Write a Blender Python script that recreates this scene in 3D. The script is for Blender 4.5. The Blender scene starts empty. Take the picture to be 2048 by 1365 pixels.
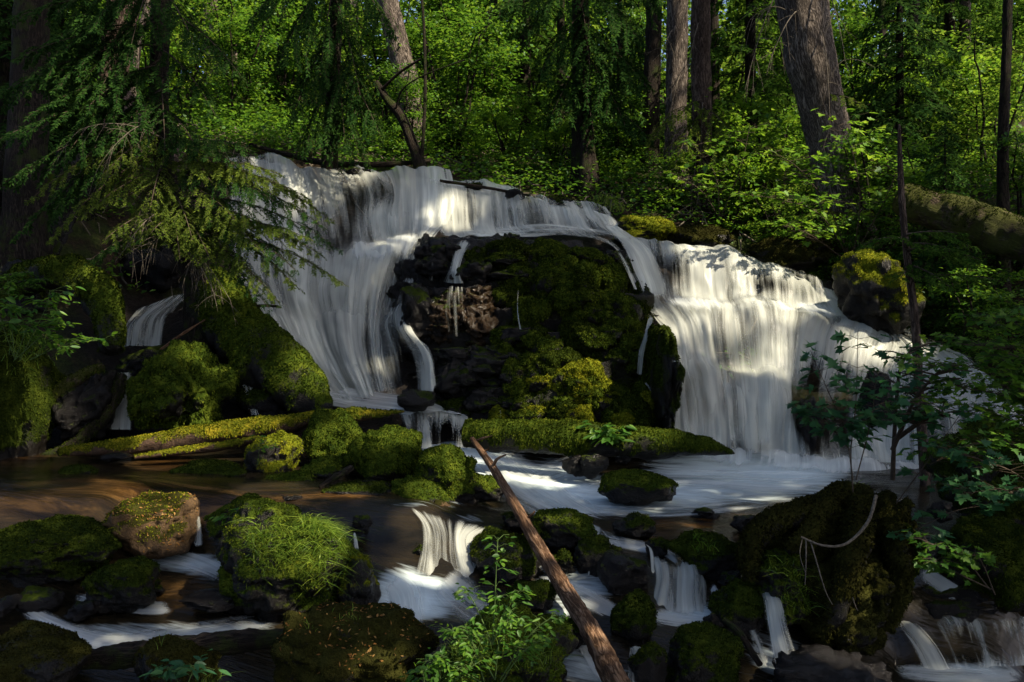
import bpy, bmesh, math, random
import numpy as np
from mathutils import Vector
rng = np.random.default_rng(7)
random.seed(7)
sc = bpy.context.scene
COL = sc.collection
F0, CU, CV = 1774.0, 1024.0, 682.5          # focal length and centre, photo pixels; camera at the world origin looking along +Y

def P(u, v, d):
    u = np.asarray(u, float); v = np.asarray(v, float); d = np.asarray(d, float)
    return np.stack([(u-CU)/F0*d, d+0*u, (CV-v)/F0*d], -1)
def PX(V):
    y = np.maximum(V[..., 1], .05)
    return CU+V[..., 0]/y*F0, CV-V[..., 2]/y*F0
def nrm(a):
    return a/np.maximum(np.linalg.norm(a, axis=-1, keepdims=True), 1e-9)
UP = np.array([0, 0, 1.0])

# ---------------------------------------------------------------- noise
def _hash(ix, iy, iz, s):
    h = (ix*374761393 + iy*668265263 + iz*1274126177 + s*974634777) & 0xffffffff
    h = ((h ^ (h >> 13))*1274126177) & 0xffffffff
    h = h ^ (h >> 16)
    return (h & 0xffff)/65535.0
def vnoise(p, s=0):
    i = np.floor(p).astype(np.int64); f = p-i; f = f*f*f*(f*(f*6-15)+10)
    o = 0
    for dx in (0, 1):
        wx = f[..., 0] if dx else 1-f[..., 0]
        for dy in (0, 1):
            wy = f[..., 1] if dy else 1-f[..., 1]
            for dz in (0, 1):
                wz = f[..., 2] if dz else 1-f[..., 2]
                o = o + wx*wy*wz*_hash(i[..., 0]+dx, i[..., 1]+dy, i[..., 2]+dz, s)
    return o*2-1
def fbm(p, sc_=1.0, oc=4, s=0, gain=.5):
    a = 1; t = 0; o = 0
    for k in range(oc):
        o = o+a*vnoise(p*sc_+17.3*k, s+k); t += a; a *= gain; sc_ *= 2.03
    return o/t
def sstep(a, b, x):
    t = np.clip((x-a)/(b-a), 0, 1); return t*t*(3-2*t)

# ---------------------------------------------------------------- mesh builder
class MB:
    def __init__(s): s.V = []; s.F = []; s.n = 0; s.A = {}; s.UV = []
    def add(s, V, F, **att):
        V = np.asarray(V, float).reshape(-1, 3); F = np.asarray(F, np.int64)
        s.V.append(V); s.F.append(F+s.n); s.n += len(V)
        return s
    def build(s, name, mat, parent=None, smooth=True, uv=None, attrs=None):
        me = bpy.data.meshes.new(name)
        V = np.concatenate(s.V) if s.V else np.zeros((0, 3))
        q = parent
        while q is not None: V = V-np.array(q.location); q = q.parent
        me.vertices.add(len(V)); me.vertices.foreach_set('co', V.astype(np.float32).ravel())
        li = np.concatenate([f.ravel() for f in s.F]); cnt = np.concatenate([np.full(len(f), f.shape[1]) for f in s.F])
        st = np.concatenate([[0], np.cumsum(cnt)[:-1]])
        me.loops.add(len(li)); me.loops.foreach_set('vertex_index', li.astype(np.int32))
        me.polygons.add(len(cnt)); me.polygons.foreach_set('loop_start', st.astype(np.int32))
        if smooth: me.polygons.foreach_set('use_smooth', np.ones(len(cnt), bool))
        me.update(calc_edges=True)
        if uv is not None:
            l = me.uv_layers.new(name='UVMap'); l.data.foreach_set('uv', np.asarray(uv)[li].astype(np.float32).ravel())
        for k, a in (attrs or {}).items():
            at = me.attributes.new(k, 'FLOAT', 'POINT'); at.data.foreach_set('value', np.asarray(a).astype(np.float32).ravel())
        if mat: me.materials.append(mat)
        me.validate()
        o = bpy.data.objects.new(name, me); COL.objects.link(o)
        if parent is not None: o.parent = parent
        return o

def tag(o, label=None, cat=None, group=None, kind=None):
    for k, v in (('label', label), ('category', cat), ('group', group), ('kind', kind)):
        if v: o[k] = v
    return o
def empty(name, loc, label=None, cat=None, group=None):
    o = bpy.data.objects.new(name, None); COL.objects.link(o); o.location = tuple(float(c) for c in loc); o.empty_display_size = .1
    return tag(o, label, cat, group)
def copy_tree(o, parent=None):
    c = o.copy(); COL.objects.link(c)
    if parent is not None: c.parent = parent
    for ch in [x for x in COL.objects if x.parent == o]:
        copy_tree(ch, c)
    return c

# ---------------------------------------------------------------- materials
class NT:
    def __init__(s, name):
        s.m = bpy.data.materials.new(name); s.m.use_nodes = True; s.t = s.m.node_tree; s.t.nodes.clear()
        s.out = s.n('ShaderNodeOutputMaterial')
    def n(s, ty, **kw):
        x = s.t.nodes.new(ty)
        for k, v in kw.items():
            if k.startswith('i_'):
                key = k[2:]; key = int(key) if key.isdigit() else key.replace('_', ' ')
                s.set(x.inputs[key], v)
            else: setattr(x, k, v)
        return x
    def set(s, sock, v):
        if isinstance(v, bpy.types.NodeSocket): s.t.links.new(v, sock)
        elif isinstance(v, bpy.types.Node): s.t.links.new(v.outputs[0], sock)
        else:
            if isinstance(v, tuple) and len(v) == 3 and sock.type == 'RGBA': v = v+(1,)
            sock.default_value = v
    def math(s, op, a, b=0.0, clamp=False):
        x = s.n('ShaderNodeMath', operation=op, use_clamp=clamp); s.set(x.inputs[0], a); s.set(x.inputs[1], b); return x.outputs[0]
    def ramp(s, fac, stops, interp='LINEAR'):
        r = s.n('ShaderNodeValToRGB'); s.set(r.inputs[0], fac); e = r.color_ramp.elements; r.color_ramp.interpolation = interp
        while len(e) < len(stops): e.new(.5)
        for k, (p, c) in enumerate(stops):
            e[k].position = p; e[k].color = (tuple(c)+(1,)) if not isinstance(c, (int, float)) else (c, c, c, 1)
        return r.outputs[0]
    def noise(s, vec, scale, det=4, rough=.6, dist=0):
        x = s.n('ShaderNodeTexNoise'); s.set(x.inputs['Vector'], vec); x.inputs['Scale'].default_value = scale
        x.inputs['Detail'].default_value = det; x.inputs['Roughness'].default_value = rough; x.inputs['Distortion'].default_value = dist
        return x.outputs['Fac']
    def mapv(s, vec, scale=(1, 1, 1), rot=(0, 0, 0)):
        x = s.n('ShaderNodeMapping'); s.set(x.inputs['Vector'], vec); x.inputs['Scale'].default_value = scale; x.inputs['Rotation'].default_value = rot
        return x.outputs[0]
    def mixc(s, f, a, b):
        x = s.n('ShaderNodeMix', data_type='RGBA'); s.set(x.inputs[0], f); s.set(x.inputs[6], a); s.set(x.inputs[7], b); return x.outputs[2]
    def mixs(s, f, a, b):
        x = s.n('ShaderNodeMixShader'); s.set(x.inputs[0], f); s.set(x.inputs[1], a); s.set(x.inputs[2], b); return x.outputs[0]
    def bump(s, h, strength=.5, dist=.02):
        x = s.n('ShaderNodeBump'); s.set(x.inputs['Height'], h); x.inputs['Strength'].default_value = strength; x.inputs['Distance'].default_value = dist
        return x.outputs[0]
    def done(s, sh): s.t.links.new(sh if isinstance(sh, bpy.types.NodeSocket) else sh.outputs[0], s.out.inputs['Surface']); return s.m
    def pos(s): return s.n('ShaderNodeNewGeometry').outputs['Position']
    def attr(s, k): return s.n('ShaderNodeAttribute', attribute_name=k).outputs['Fac']

def leaf_mat(name, cols, transl=.45, gloss=.025, tboost=1.5):
    t = NT(name); g = t.n('ShaderNodeNewGeometry')
    r = g.outputs['Random Per Island']; nz = t.noise(g.outputs['Position'], .9, 2)
    f = t.math('ADD', t.math('MULTIPLY', r, .6), t.math('MULTIPLY', nz, .4))
    c = t.ramp(f, [(.2, cols[0]), (.5, cols[1]), (.8, cols[2])])
    hsv = t.n('ShaderNodeHueSaturation', i_Color=c); hsv.inputs['Value'].default_value = tboost; hsv.inputs['Hue'].default_value = .485
    a = t.mixs(transl, t.n('ShaderNodeBsdfDiffuse', i_Color=c), t.n('ShaderNodeBsdfTranslucent', i_Color=hsv.outputs[0]))
    if gloss: a = t.mixs(gloss, a, t.n('ShaderNodeBsdfGlossy', i_Roughness=.5, i_Color=(.7, .8, .7)))
    return t.done(a)

def moss_mat(name, c0, c1, c2, rock=(.009, .0075, .006), wet=.3):
    """rock whose attribute «moss» says how much moss grows on a spot"""
    t = NT(name); p = t.pos(); m = t.attr('moss')
    n1 = t.noise(p, 5, 5); n2 = t.noise(p, 45, 4, .7); n3 = t.noise(p, 130, 2)
    f = t.math('ADD', t.math('MULTIPLY', n1, .75), t.math('MULTIPLY', n2, .35))
    mc = t.ramp(f, [(.32, c0), (.55, c1), (.78, c2)])
    rk = t.ramp(n2, [(.3, tuple(.4*x for x in rock)), (.55, rock), (.8, tuple(2.6*x for x in rock))])
    mm = t.math('ADD', m, t.math('MULTIPLY', t.math('SUBTRACT', n2, .5), 1.0))
    mm = t.ramp(mm, [(.42, 0.0), (.58, 1.0)])
    c = t.mixc(mm, rk, mc)
    h = t.math('ADD', t.math('MULTIPLY', n2, .6), t.math('MULTIPLY', n3, .5))
    b = t.n('ShaderNodeBsdfPrincipled', i_Base_Color=c, i_Roughness=t.math('ADD', t.math('MULTIPLY', mm, .6), wet),
            i_Normal=t.bump(h, .9, .03))
    t.set(b.inputs['Specular IOR Level'], t.math('SUBTRACT', .22, t.math('MULTIPLY', mm, .2)))
    return t.done(b)

def frond_mat(name, c0, c1, c2):
    t = NT(name); g = t.n('ShaderNodeNewGeometry')
    n1 = t.noise(g.outputs['Position'], 4, 4)
    f = t.math('ADD', t.math('MULTIPLY', n1, .75), t.math('MULTIPLY', g.outputs['Random Per Island'], .35))
    c = t.ramp(f, [(.3, c0), (.55, c1), (.8, c2)])
    return t.done(t.mixs(.3, t.n('ShaderNodeBsdfDiffuse', i_Color=c), t.n('ShaderNodeBsdfTranslucent', i_Color=c)))

def bark_mat(name, a, b, zs=.16, scale=20, moss=0.0, mc=(.03, .04, .008)):
    t = NT(name); uv = t.n('ShaderNodeUVMap').outputs[0]; p = t.pos()
    v = t.mapv(uv, (1, zs, 1))
    n1 = t.noise(v, scale, 6, .68, 1.2); n2 = t.noise(v, scale*4, 5, .7, .5); n3 = t.noise(p, 2.2, 4, .6)
    rd = t.math('ABSOLUTE', t.math('SUBTRACT', n1, .5)); crack = t.ramp(rd, [(.0, 0.0), (.07, .8), (.2, 1.0)])
    f = t.math('MULTIPLY', t.math('ADD', t.math('MULTIPLY', n2, .6), t.math('MULTIPLY', n3, .45)), t.math('ADD', t.math('MULTIPLY', crack, .7), .3))
    c = t.ramp(f, [(.12, tuple(.25*x for x in a)), (.36, a), (.66, b)])
    if moss:
        mn = t.ramp(t.noise(p, 3.5, 5, .7), [(.62-moss*.3, 0.0), (.72-moss*.3, 1.0)])
        c = t.mixc(mn, c, mc)
    return t.done(t.n('ShaderNodeBsdfPrincipled', i_Base_Color=c, i_Roughness=.9, i_Normal=t.bump(f, 1.0, .06), i_Specular_IOR_Level=.15))

def plain_mat(name, c, rough=.8, var=.5, scale=20, spec=.2):
    t = NT(name); n = t.noise(t.pos(), scale, 4)
    cc = t.ramp(n, [(.3, tuple(x*(1-var) for x in c)), (.7, tuple(x*(1+var) for x in c))])
    return t.done(t.n('ShaderNodeBsdfPrincipled', i_Base_Color=cc, i_Roughness=rough, i_Normal=t.bump(n, .5, .01), i_Specular_IOR_Level=spec))

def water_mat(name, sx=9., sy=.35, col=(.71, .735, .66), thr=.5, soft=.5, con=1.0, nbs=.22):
    """long exposed falling water: silky strands, thin where «dens» is low"""
    t = NT(name); uv = t.n('ShaderNodeUVMap').outputs[0]; dn = t.attr('dens')
    a = t.noise(t.mapv(uv, (sx*.28, sy*.7, 1)), 1, 3, .5, .6); b = t.noise(t.mapv(uv, (sx*1.2, sy*.8, 1)), 1, 4, .6, .3)
    c = t.noise(t.mapv(uv, (sx*5.5, sy*1.2, 1)), 1, 3, .6)
    s = t.math('ADD', t.math('ADD', t.math('MULTIPLY', a, .58), t.math('MULTIPLY', b, .30)), t.math('MULTIPLY', c, .12))
    sc_ = t.math('ADD', t.math('MULTIPLY', t.math('SUBTRACT', s, .5), con), .5)
    al = t.math('ADD', sc_, t.math('SUBTRACT', dn, thr))
    al = t.ramp(al, [(max(.5-soft*.5, 0), 0.0), (.5, .5), (min(.5+soft*.5, 1), 1.0)], 'EASE')
    nb = t.bump(s, nbs, .06)
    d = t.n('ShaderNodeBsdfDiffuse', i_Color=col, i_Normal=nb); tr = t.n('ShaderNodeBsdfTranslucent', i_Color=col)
    sh = t.mixs(.25, d, tr); sh = t.mixs(.03, sh, t.n('ShaderNodeBsdfGlossy', i_Roughness=.35, i_Normal=nb))
    return t.done(t.mixs(al, t.n('ShaderNodeBsdfTransparent'), sh))

def stream_mat():
    t = NT('stream_water'); p = t.pos(); fo = t.attr('foam'); am = t.attr('amber'); uv = t.n('ShaderNodeUVMap').outputs[0]
    a = t.noise(t.mapv(uv, (1.3, 6, 1)), 1, 4, .6, .5); b = t.noise(t.mapv(uv, (3.0, 19, 1)), 1, 4, .62, .4)
    c = t.noise(t.mapv(uv, (2.0, 40, 1)), 1, 3, .6, .3)
    s = t.math('ADD', t.math('ADD', t.math('MULTIPLY', a, .42), t.math('MULTIPLY', b, .36)), t.math('MULTIPLY', c, .22))
    f = t.math('ADD', s, t.math('SUBTRACT', fo, .5))
    f = t.ramp(f, [(.20, 0.0), (.40, .55), (.66, 1.0)])
    bed = t.noise(t.mapv(p, (.8, 2.2, 1)), 1.6, 6, .68, .8)
    deep = t.ramp(bed, [(.3, (.004, .004, .003)), (.7, (.022, .016, .008))])
    amb = t.ramp(bed, [(.40, (.005, .003, .0015)), (.52, (.030, .015, .005)), (.68, (.14, .072, .020))])
    base = t.mixc(am, deep, amb)
    nb = t.bump(s, .6, .04)
    w = t.n('ShaderNodeBsdfPrincipled', i_Base_Color=base, i_Roughness=.12, i_Normal=nb, i_IOR=1.33, i_Specular_IOR_Level=.35)
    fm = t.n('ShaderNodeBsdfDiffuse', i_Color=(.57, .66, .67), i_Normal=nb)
    return t.done(t.mixs(f, w, fm))

def ground_mat():
    t = NT('forest_floor'); g = t.n('ShaderNodeNewGeometry'); p = g.outputs['Position']
    n1 = t.noise(p, 1.3, 6, .65); n2 = t.noise(p, 18, 5, .7)
    soil = t.ramp(n2, [(.3, (.006, .004, .003)), (.55, (.022, .014, .008)), (.8, (.07, .045, .022))])
    moss = t.ramp(n2, [(.3, (.006, .010, .002)), (.7, (.035, .048, .008))])
    m = t.math('MULTIPLY', t.ramp(n1, [(.45, 0.0), (.58, 1.0)]), t.attr('dry'))
    c = t.mixc(m, soil, moss)
    rk = t.ramp(n2, [(.3, (.004, .0035, .003)), (.6, (.014, .011, .009)), (.85, (.045, .036, .028))])
    c = t.mixc(t.attr('dry'), rk, c)
    return t.done(t.n('ShaderNodeBsdfPrincipled', i_Base_Color=c, i_Roughness=t.math('ADD', .35, t.math('MULTIPLY', t.attr('dry'), .5)), i_Normal=t.bump(n2, 1.0, .06), i_Specular_IOR_Level=.12))

M = {}
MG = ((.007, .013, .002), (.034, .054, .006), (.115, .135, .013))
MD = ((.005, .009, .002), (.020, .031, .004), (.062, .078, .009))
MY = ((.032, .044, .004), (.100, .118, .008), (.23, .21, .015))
MBR = ((.007, .006, .002), (.021, .021, .005), (.046, .047, .010))
for k, c in (('green', MG), ('dark', MD), ('gold', MY), ('brown', MBR)):
    M['rock_'+k] = moss_mat('mossy_rock_'+k, *c); M['moss_'+k] = frond_mat('moss_fronds_'+k, *c)
M['wet'] = moss_mat('wet_dark_rock', *MD, rock=(.0055, .0045, .004), wet=.2)
M['amber'] = moss_mat('wet_ochre_rock', *MD, rock=(.024, .014, .006), wet=.22)
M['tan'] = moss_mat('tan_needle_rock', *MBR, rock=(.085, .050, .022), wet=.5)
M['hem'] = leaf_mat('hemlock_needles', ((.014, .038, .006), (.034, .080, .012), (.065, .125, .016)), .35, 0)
M['hemlit'] = leaf_mat('hemlock_needles_young', ((.03, .055, .010), (.07, .105, .018), (.13, .175, .022)), .4, 0)  # paler, yellower copy of the needles: sunlight on the boughs painted in
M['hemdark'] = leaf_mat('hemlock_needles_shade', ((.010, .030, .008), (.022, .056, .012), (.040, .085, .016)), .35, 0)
M['maple'] = leaf_mat('maple_leaves', ((.018, .062, .005), (.048, .132, .010), (.105, .200, .014)), .5)
M['mapleblue'] = leaf_mat('maple_leaves_cool', ((.016, .062, .026), (.030, .105, .036), (.058, .150, .042)), .45)  # teal copy of the maple leaves: cool shade light painted in
M['lime'] = leaf_mat('young_leaves', ((.04, .11, .006), (.09, .20, .012), (.16, .27, .02)), .5)  # paler and yellower than the maple leaves
M['far'] = leaf_mat('far_leaves', ((.024, .070, .008), (.07, .150, .014), (.15, .23, .025)), .5, 0)
M['grass'] = leaf_mat('grass_blades', ((.05, .10, .010), (.10, .18, .015), (.20, .27, .03)), .4)
M['bark'] = bark_mat('fir_bark', (.07, .046, .033), (.20, .145, .11))
M['barkgrey'] = bark_mat('grey_bark', (.095, .075, .06), (.36, .30, .25))
M['barkdark'] = bark_mat('dark_mossy_bark', (.022, .016, .011), (.055, .042, .03), moss=.35)
M['barkmoss'] = bark_mat('mossy_bark', (.05, .036, .024), (.13, .10, .07), moss=.8, mc=(.05, .055, .010))
M['stick'] = bark_mat('peeled_stick', (.19, .10, .052), (.48, .31, .19), zs=.08, scale=26)
M['twig'] = plain_mat('twig_wood', (.05, .036, .024))
M['deadtwig'] = plain_mat('dead_pale_twig', (.095, .08, .06), .9, .6, 45)
M['logend'] = plain_mat('rotten_wood', (.10, .055, .03), .9, .6, 30)
M['stem'] = plain_mat('green_stem', (.06, .10, .025))
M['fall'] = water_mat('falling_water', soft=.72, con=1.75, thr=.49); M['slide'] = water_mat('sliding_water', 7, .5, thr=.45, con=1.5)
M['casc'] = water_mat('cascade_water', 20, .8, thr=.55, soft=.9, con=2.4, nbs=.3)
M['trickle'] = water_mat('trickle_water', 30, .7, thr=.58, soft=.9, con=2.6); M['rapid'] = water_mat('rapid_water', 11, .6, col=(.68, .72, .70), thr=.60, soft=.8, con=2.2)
M['stream'] = stream_mat(); M['ground'] = ground_mat()

# ---------------------------------------------------------------- geometry helpers
def catmull(C, n, axis=0):
    C = np.moveaxis(np.asarray(C, float), axis, 0); k = len(C)
    if k == 2:
        t = np.linspace(0, 1, n).reshape((-1,)+(1,)*(C.ndim-1)); return np.moveaxis(C[0]*(1-t)+C[1]*t, 0, axis)
    E = np.concatenate([[2*C[0]-C[1]], C, [2*C[-1]-C[-2]]])
    x = np.linspace(0, k-1, n); i = np.minimum(x.astype(int), k-2); t = (x-i).reshape((-1,)+(1,)*(C.ndim-1))
    p0, p1, p2, p3 = E[i], E[i+1], E[i+2], E[i+3]
    r = .5*(2*p1+(p2-p0)*t+(2*p0-5*p1+4*p2-p3)*t*t+(3*p1-p0-3*p2+p3)*t**3)
    return np.moveaxis(r, 0, axis)
def grid_faces(a, b, off=0):
    i = np.arange(a-1)[:, None]*b+np.arange(b-1)[None]; i = i.ravel()+off
    return np.stack([i, i+b, i+b+1, i+1], -1)
def vnormals(V, F):
    T = V[F]; n = np.cross(T[:, 2]-T[:, 0], T[:, -1]-T[:, 1]) if F.shape[1] == 4 else np.cross(T[:, 1]-T[:, 0], T[:, 2]-T[:, 0])
    o = np.zeros_like(V)
    for k in range(F.shape[1]): np.add.at(o, F[:, k], n)
    return nrm(o)
def tube(pts, rad, seg=10, rough=0., seed=0, n=None, cap=True, ell=1.0):
    pts = np.asarray(pts, float); rad = np.asarray(rad, float)*np.ones(len(pts))
    if n: pts = catmull(pts, n); rad = np.maximum(catmull(rad[:, None], n)[:, 0], .0005)
    tg = nrm(np.gradient(pts, axis=0)); ref = np.array([0, 1, 0.]) if abs(tg.mean(0)[2]) > .6 else UP
    s = nrm(np.cross(tg, ref)); b = np.cross(s, tg)
    a = np.linspace(0, 2*np.pi, seg, endpoint=False); ln = np.concatenate([[0], np.cumsum(np.linalg.norm(np.diff(pts, axis=0), axis=1))])
    off = np.cos(a)[None, :, None]*s[:, None]+np.sin(a)[None, :, None]*b[:, None]*ell
    r = rad[:, None]*np.ones(seg)[None]
    if rough:
        q = pts[:, None]+off*r[..., None]; sc1 = 1.2/max(rad.mean(), .01)
        r = r*(1+rough*fbm(q, sc1*.6, 4, seed)+rough*.5*fbm(q*np.array([1, 1, .25]), sc1*2.5, 3, seed+9))
    V = pts[:, None]+off*r[..., None]
    V = V.reshape(-1, 3); m = len(pts)
    i = np.arange(m-1)[:, None]*seg; j = np.arange(seg)[None]; j2 = (j+1) % seg
    Fq = np.stack([i+j, i+seg+j, i+seg+j2, i+j2], -1).reshape(-1, 4)
    uv = np.stack([np.tile(np.abs(a/np.pi-1), m)*rad.mean()*3.1, np.repeat(ln, seg)], -1)
    return V, Fq, uv
def tube_into(mb, *a, **k):
    V, Fq, uv = tube(*a, **k); mb.add(V, Fq); mb.UV.append(uv)
    return V

_ico = {}
def ico(sub):
    if sub not in _ico:
        bm = bmesh.new(); bmesh.ops.create_icosphere(bm, subdivisions=sub, radius=1)
        V = np.array([v.co[:] for v in bm.verts]); F = np.array([[v.index for v in f.verts] for f in bm.faces]); bm.free(); _ico[sub] = (V, F)
    return _ico[sub]

def fronds(V, F, moss, dens, L, rg, droop=.5, wid=.28, maxn=16000, thr=.45):
    """moss fronds: thin triangles scattered by area where moss grows"""
    T = V[F[:, :3]]; cr = np.cross(T[:, 1]-T[:, 0], T[:, 2]-T[:, 0]); ar = np.linalg.norm(cr, axis=1)*(.5 if F.shape[1] == 3 else 1.)
    w = ar*(moss[F[:, :3]].mean(1) > thr)
    tot = w.sum()
    if tot <= 0: return None
    n = int(min(maxn, tot*dens)); k = rg.choice(len(F), n, p=w/tot); nn = nrm(cr)[k]
    b = rg.dirichlet((1, 1, 1), n); p = (T[k]*b[..., None]).sum(1)
    d = nrm(nn*.8+rg.normal(0, .55, (n, 3))+np.array([0, 0, -droop])*(1-np.clip(nn[:, 2:], 0, 1)))
    l = L*rg.uniform(.5, 1.3, n)[:, None]; s = nrm(np.cross(d, rg.normal(0, 1, (n, 3))))*l*wid
    p = p-nn*L*.15
    mid = p+d*l*.55+np.array([0, 0, .1])*l
    q = np.stack([p, mid+s, p+d*l+np.array([0, 0, -droop*.35])*l, mid-s], 1).reshape(-1, 3)
    return q, np.arange(n*4).reshape(-1, 4)

LEAFS = {
 'dia': [(0, 0), (.45, .5), (1, 0)],
 'needle': [(0, 0), (.25, .5), (.8, .45), (1, 0)],
 'oval': [(0, 0), (.22, .42), (.5, .5), (.78, .32), (1, 0)],
 'maple': [(0, 0), (-.06, .30), (.10, .62), (.22, .33), (.52, .70), (.50, .30), (.72, .26), (1, 0)],
}
def leaves(mb, Pp, D, N, L, W, shape='dia', fold=.25, curl=.15):
    Pp = np.asarray(Pp); n = len(Pp)
    if n == 0: return
    D = nrm(D); S = nrm(np.cross(D, N)); Nn = np.cross(S, D)
    L = (np.ones(n)*L)[:, None]; W = (np.ones(n)*W)[:, None]
    h = LEAFS[shape]; k = len(h); pts = []
    full = [(x, y) for x, y in h]+[(x, -y) for x, y in h[1:-1][::-1]]
    for x, y in full:
        pts.append(Pp+D*L*x+S*W*y+Nn*(W*abs(y)*fold-L*curl*x*x))
    V = np.stack(pts, 1).reshape(-1, 3); m = len(full)
    base = np.arange(n)[:, None]*m
    f1 = base+np.arange(k)[None]; f2 = base+np.array([0]+list(range(k-1, m)))[None]
    nv = mb.n
    mb.add(V, f1); mb.F.append(f2+nv)

def grass(mb, roots, L, W, rg, lean=None, bend=.6):
    n = len(roots); d = rg.normal(0, .45, (n, 3)); d[:, 2] = np.abs(d[:, 2])+.8
    if lean is not None: d = d+np.asarray(lean)
    d = nrm(d); l = (L*rg.uniform(.5, 1.25, n))[:, None]; h = rg.normal(0, 1, (n, 3))*.6
    if lean is not None: h = h+np.asarray(lean)*1.2
    h[:, 2] = 0; h = nrm(h)
    s = nrm(np.cross(d, rg.normal(0, 1, (n, 3))))*W
    V = []
    for i, t in enumerate((0, .35, .7, 1)):
        c = roots+d*l*t+h*l*bend*t*t*.8+np.array([0, 0, -1])*l*bend*t**2.2*.7
        V += [c-s*(1-t*.92), c+s*(1-t*.92)]
    V = np.stack(V, 1).reshape(-1, 3); b = np.arange(n)[:, None]*8
    F = np.concatenate([b+np.array([2*i, 2*i+1, 2*i+3, 2*i+2]) for i in range(3)])
    mb.add(V, F)

def bough(mbl, mbw, p0, p1, rg, width=.5, droop=.25, sp=.05, leaf=.05, lw=.014, lsp=.022, arch=.1, shape='dia', tw=.006, hang=.5):
    """hemlock bough: a drooping limb, alternate flat side twigs, short flat needles sprays along each"""
    p0 = np.asarray(p0, float); p1 = np.asarray(p1, float); Ln = np.linalg.norm(p1-p0); ctr = (p0+p1)/2+UP*(arch*Ln+droop*Ln*.3)
    f = lambda t: (1-t)[:, None]**2*p0+2*((1-t)*t)[:, None]*ctr+t[:, None]**2*p1
    tt = np.linspace(0, 1, 12)
    if mbw is not None: tube_into(mbw, f(tt), np.linspace(tw*2.6, tw*.5, 12), 5)
    nt = max(5, int(Ln*.9/sp)); t = np.clip(np.linspace(.08, 1, nt)+rg.normal(0, .01, nt), 0, 1); base = f(t); tg = nrm(f(np.clip(t+.02, 0, 1.02))-f(t-.02))
    sd = nrm(np.cross(tg, UP+rg.normal(0, .15, (nt, 3)))); sg = np.where(np.arange(nt) % 2 == 0, 1., -1.)[:, None]
    ln = width*(np.sin(np.clip(1.1-t, 0.05, 1)*np.pi/2*1.1))*rg.uniform(.45, 1.1, nt)
    dr = nrm(sd*sg*.8+tg*.75+rg.normal(0, .12, (nt, 3)))
    K = max(3, int(width/lsp)); s = np.linspace(.05, 1, K)
    tp = base[:, None]+dr[:, None]*(s*1)[None, :, None]*ln[:, None, None]+np.array([0, 0, -1.])*(hang*s**2)[None, :, None]*ln[:, None, None]
    td = nrm(dr[:, None]+np.array([0, 0, -1.])*(2*hang*s)[None, :, None])
    ns = nrm(np.cross(td, UP)); nb = np.cross(ns, td)
    if mbw is not None:
        for q in range(0, nt):
            tube_into(mbw, tp[q, ::max(1, K//4)], tw*.35, 3)
    keep = (ln/width)[:, None] > rg.uniform(0, .5, (nt, K))
    for sgn in (1, -1):
        for rep in range(2):
            dd = nrm(td*.8+ns*sgn*.8+rg.normal(0, .25, td.shape)); nn = nb+rg.normal(0, .35, td.shape)
            q = tp+rg.normal(0, .006, tp.shape)+td*lsp*.5*rep
            leaves(mbl, q[keep], dd[keep], nn[keep], leaf*rg.uniform(.6, 1.25, keep.sum()), lw, shape, .1, .1)

# RBF height fields
class RBF:
    def __init__(s, Q):
        Q = np.asarray(Q, float); s.c = Q[:, :2]; s.n = len(Q)
        r = np.linalg.norm(s.c[:, None]-s.c[None], axis=-1)
        A = np.zeros((s.n+3, s.n+3)); A[:s.n, :s.n] = -r-np.eye(s.n)*.02; A[:s.n, s.n] = 1; A[:s.n, s.n+1:] = s.c; A[s.n, :s.n] = 1; A[s.n+1:, :s.n] = s.c.T
        s.w = np.linalg.solve(A, np.concatenate([Q[:, 2], [0, 0, 0]]))
    def __call__(s, x, y):
        x = np.asarray(x, float); y = np.asarray(y, float); sh = x.shape; q = np.stack([x.ravel(), y.ravel()], -1); o = np.zeros(len(q))
        for a in range(0, len(q), 20000):
            z = q[a:a+20000]; r = np.linalg.norm(z[:, None]-s.c[None], axis=-1)
            o[a:a+20000] = -r@s.w[:s.n]+s.w[s.n]+z@s.w[s.n+1:]
        return o.reshape(sh)
# ---------------------------------------------------------------- stream surface
def PZ(u, v, z): return P(u, v, F0*(-z)/(v-CV))
WP = [(1500,930,-1.68),(1340,920,-1.68),(1700,950,-1.70),(1100,950,-1.72),(1200,1000,-1.74),(1450,1010,-1.76),(1050,1000,-1.76),(1300,1060,-1.82),
 (1150,1050,-1.80),(1480,1060,-1.82),(910,893,-1.50),(960,930,-1.62),(820,900,-1.50),(100,905,-1.42),(300,940,-1.42),(0,1000,-1.43),(200,1000,-1.44),(450,985,-1.47),(600,990,-1.50),
 (700,1000,-1.53),(850,1008,-1.56),(980,1010,-1.74),(320,1110,-1.90),(420,1130,-1.93),(230,1150,-1.98),(100,1270,-2.15),(400,1250,-2.15),(560,1240,-2.15),(0,1210,-2.08),
 (820,1165,-2.05),(920,1170,-2.06),(800,1250,-2.12),(1000,1250,-2.14),(1150,1170,-2.02),(1080,1140,-2.0),(1250,1075,-1.86),(1200,1060,-1.83),(1340,1235,-2.15),(1250,1245,-2.12),
 (1420,1235,-2.15),(1330,1150,-1.97),(1500,1290,-2.28),(1560,1345,-2.38),(1200,1350,-2.35),(1900,1350,-2.5),(2048,1340,-2.5),(1800,1330,-2.48),(1830,1000,-1.76),(2000,1190,-2.0),(1800,1190,-2.0),
 (-300,1000,-1.43),(-300,1365,-2.3),(600,1365,-2.4),(900,1365,-2.4),(2400,1365,-2.6),(2400,1000,-1.8),(1200,1700,-2.8),(0,1700,-2.6),(2100,1700,-2.8)]
wq = [PZ(*w) for w in WP]
zw = RBF(wq)
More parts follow.
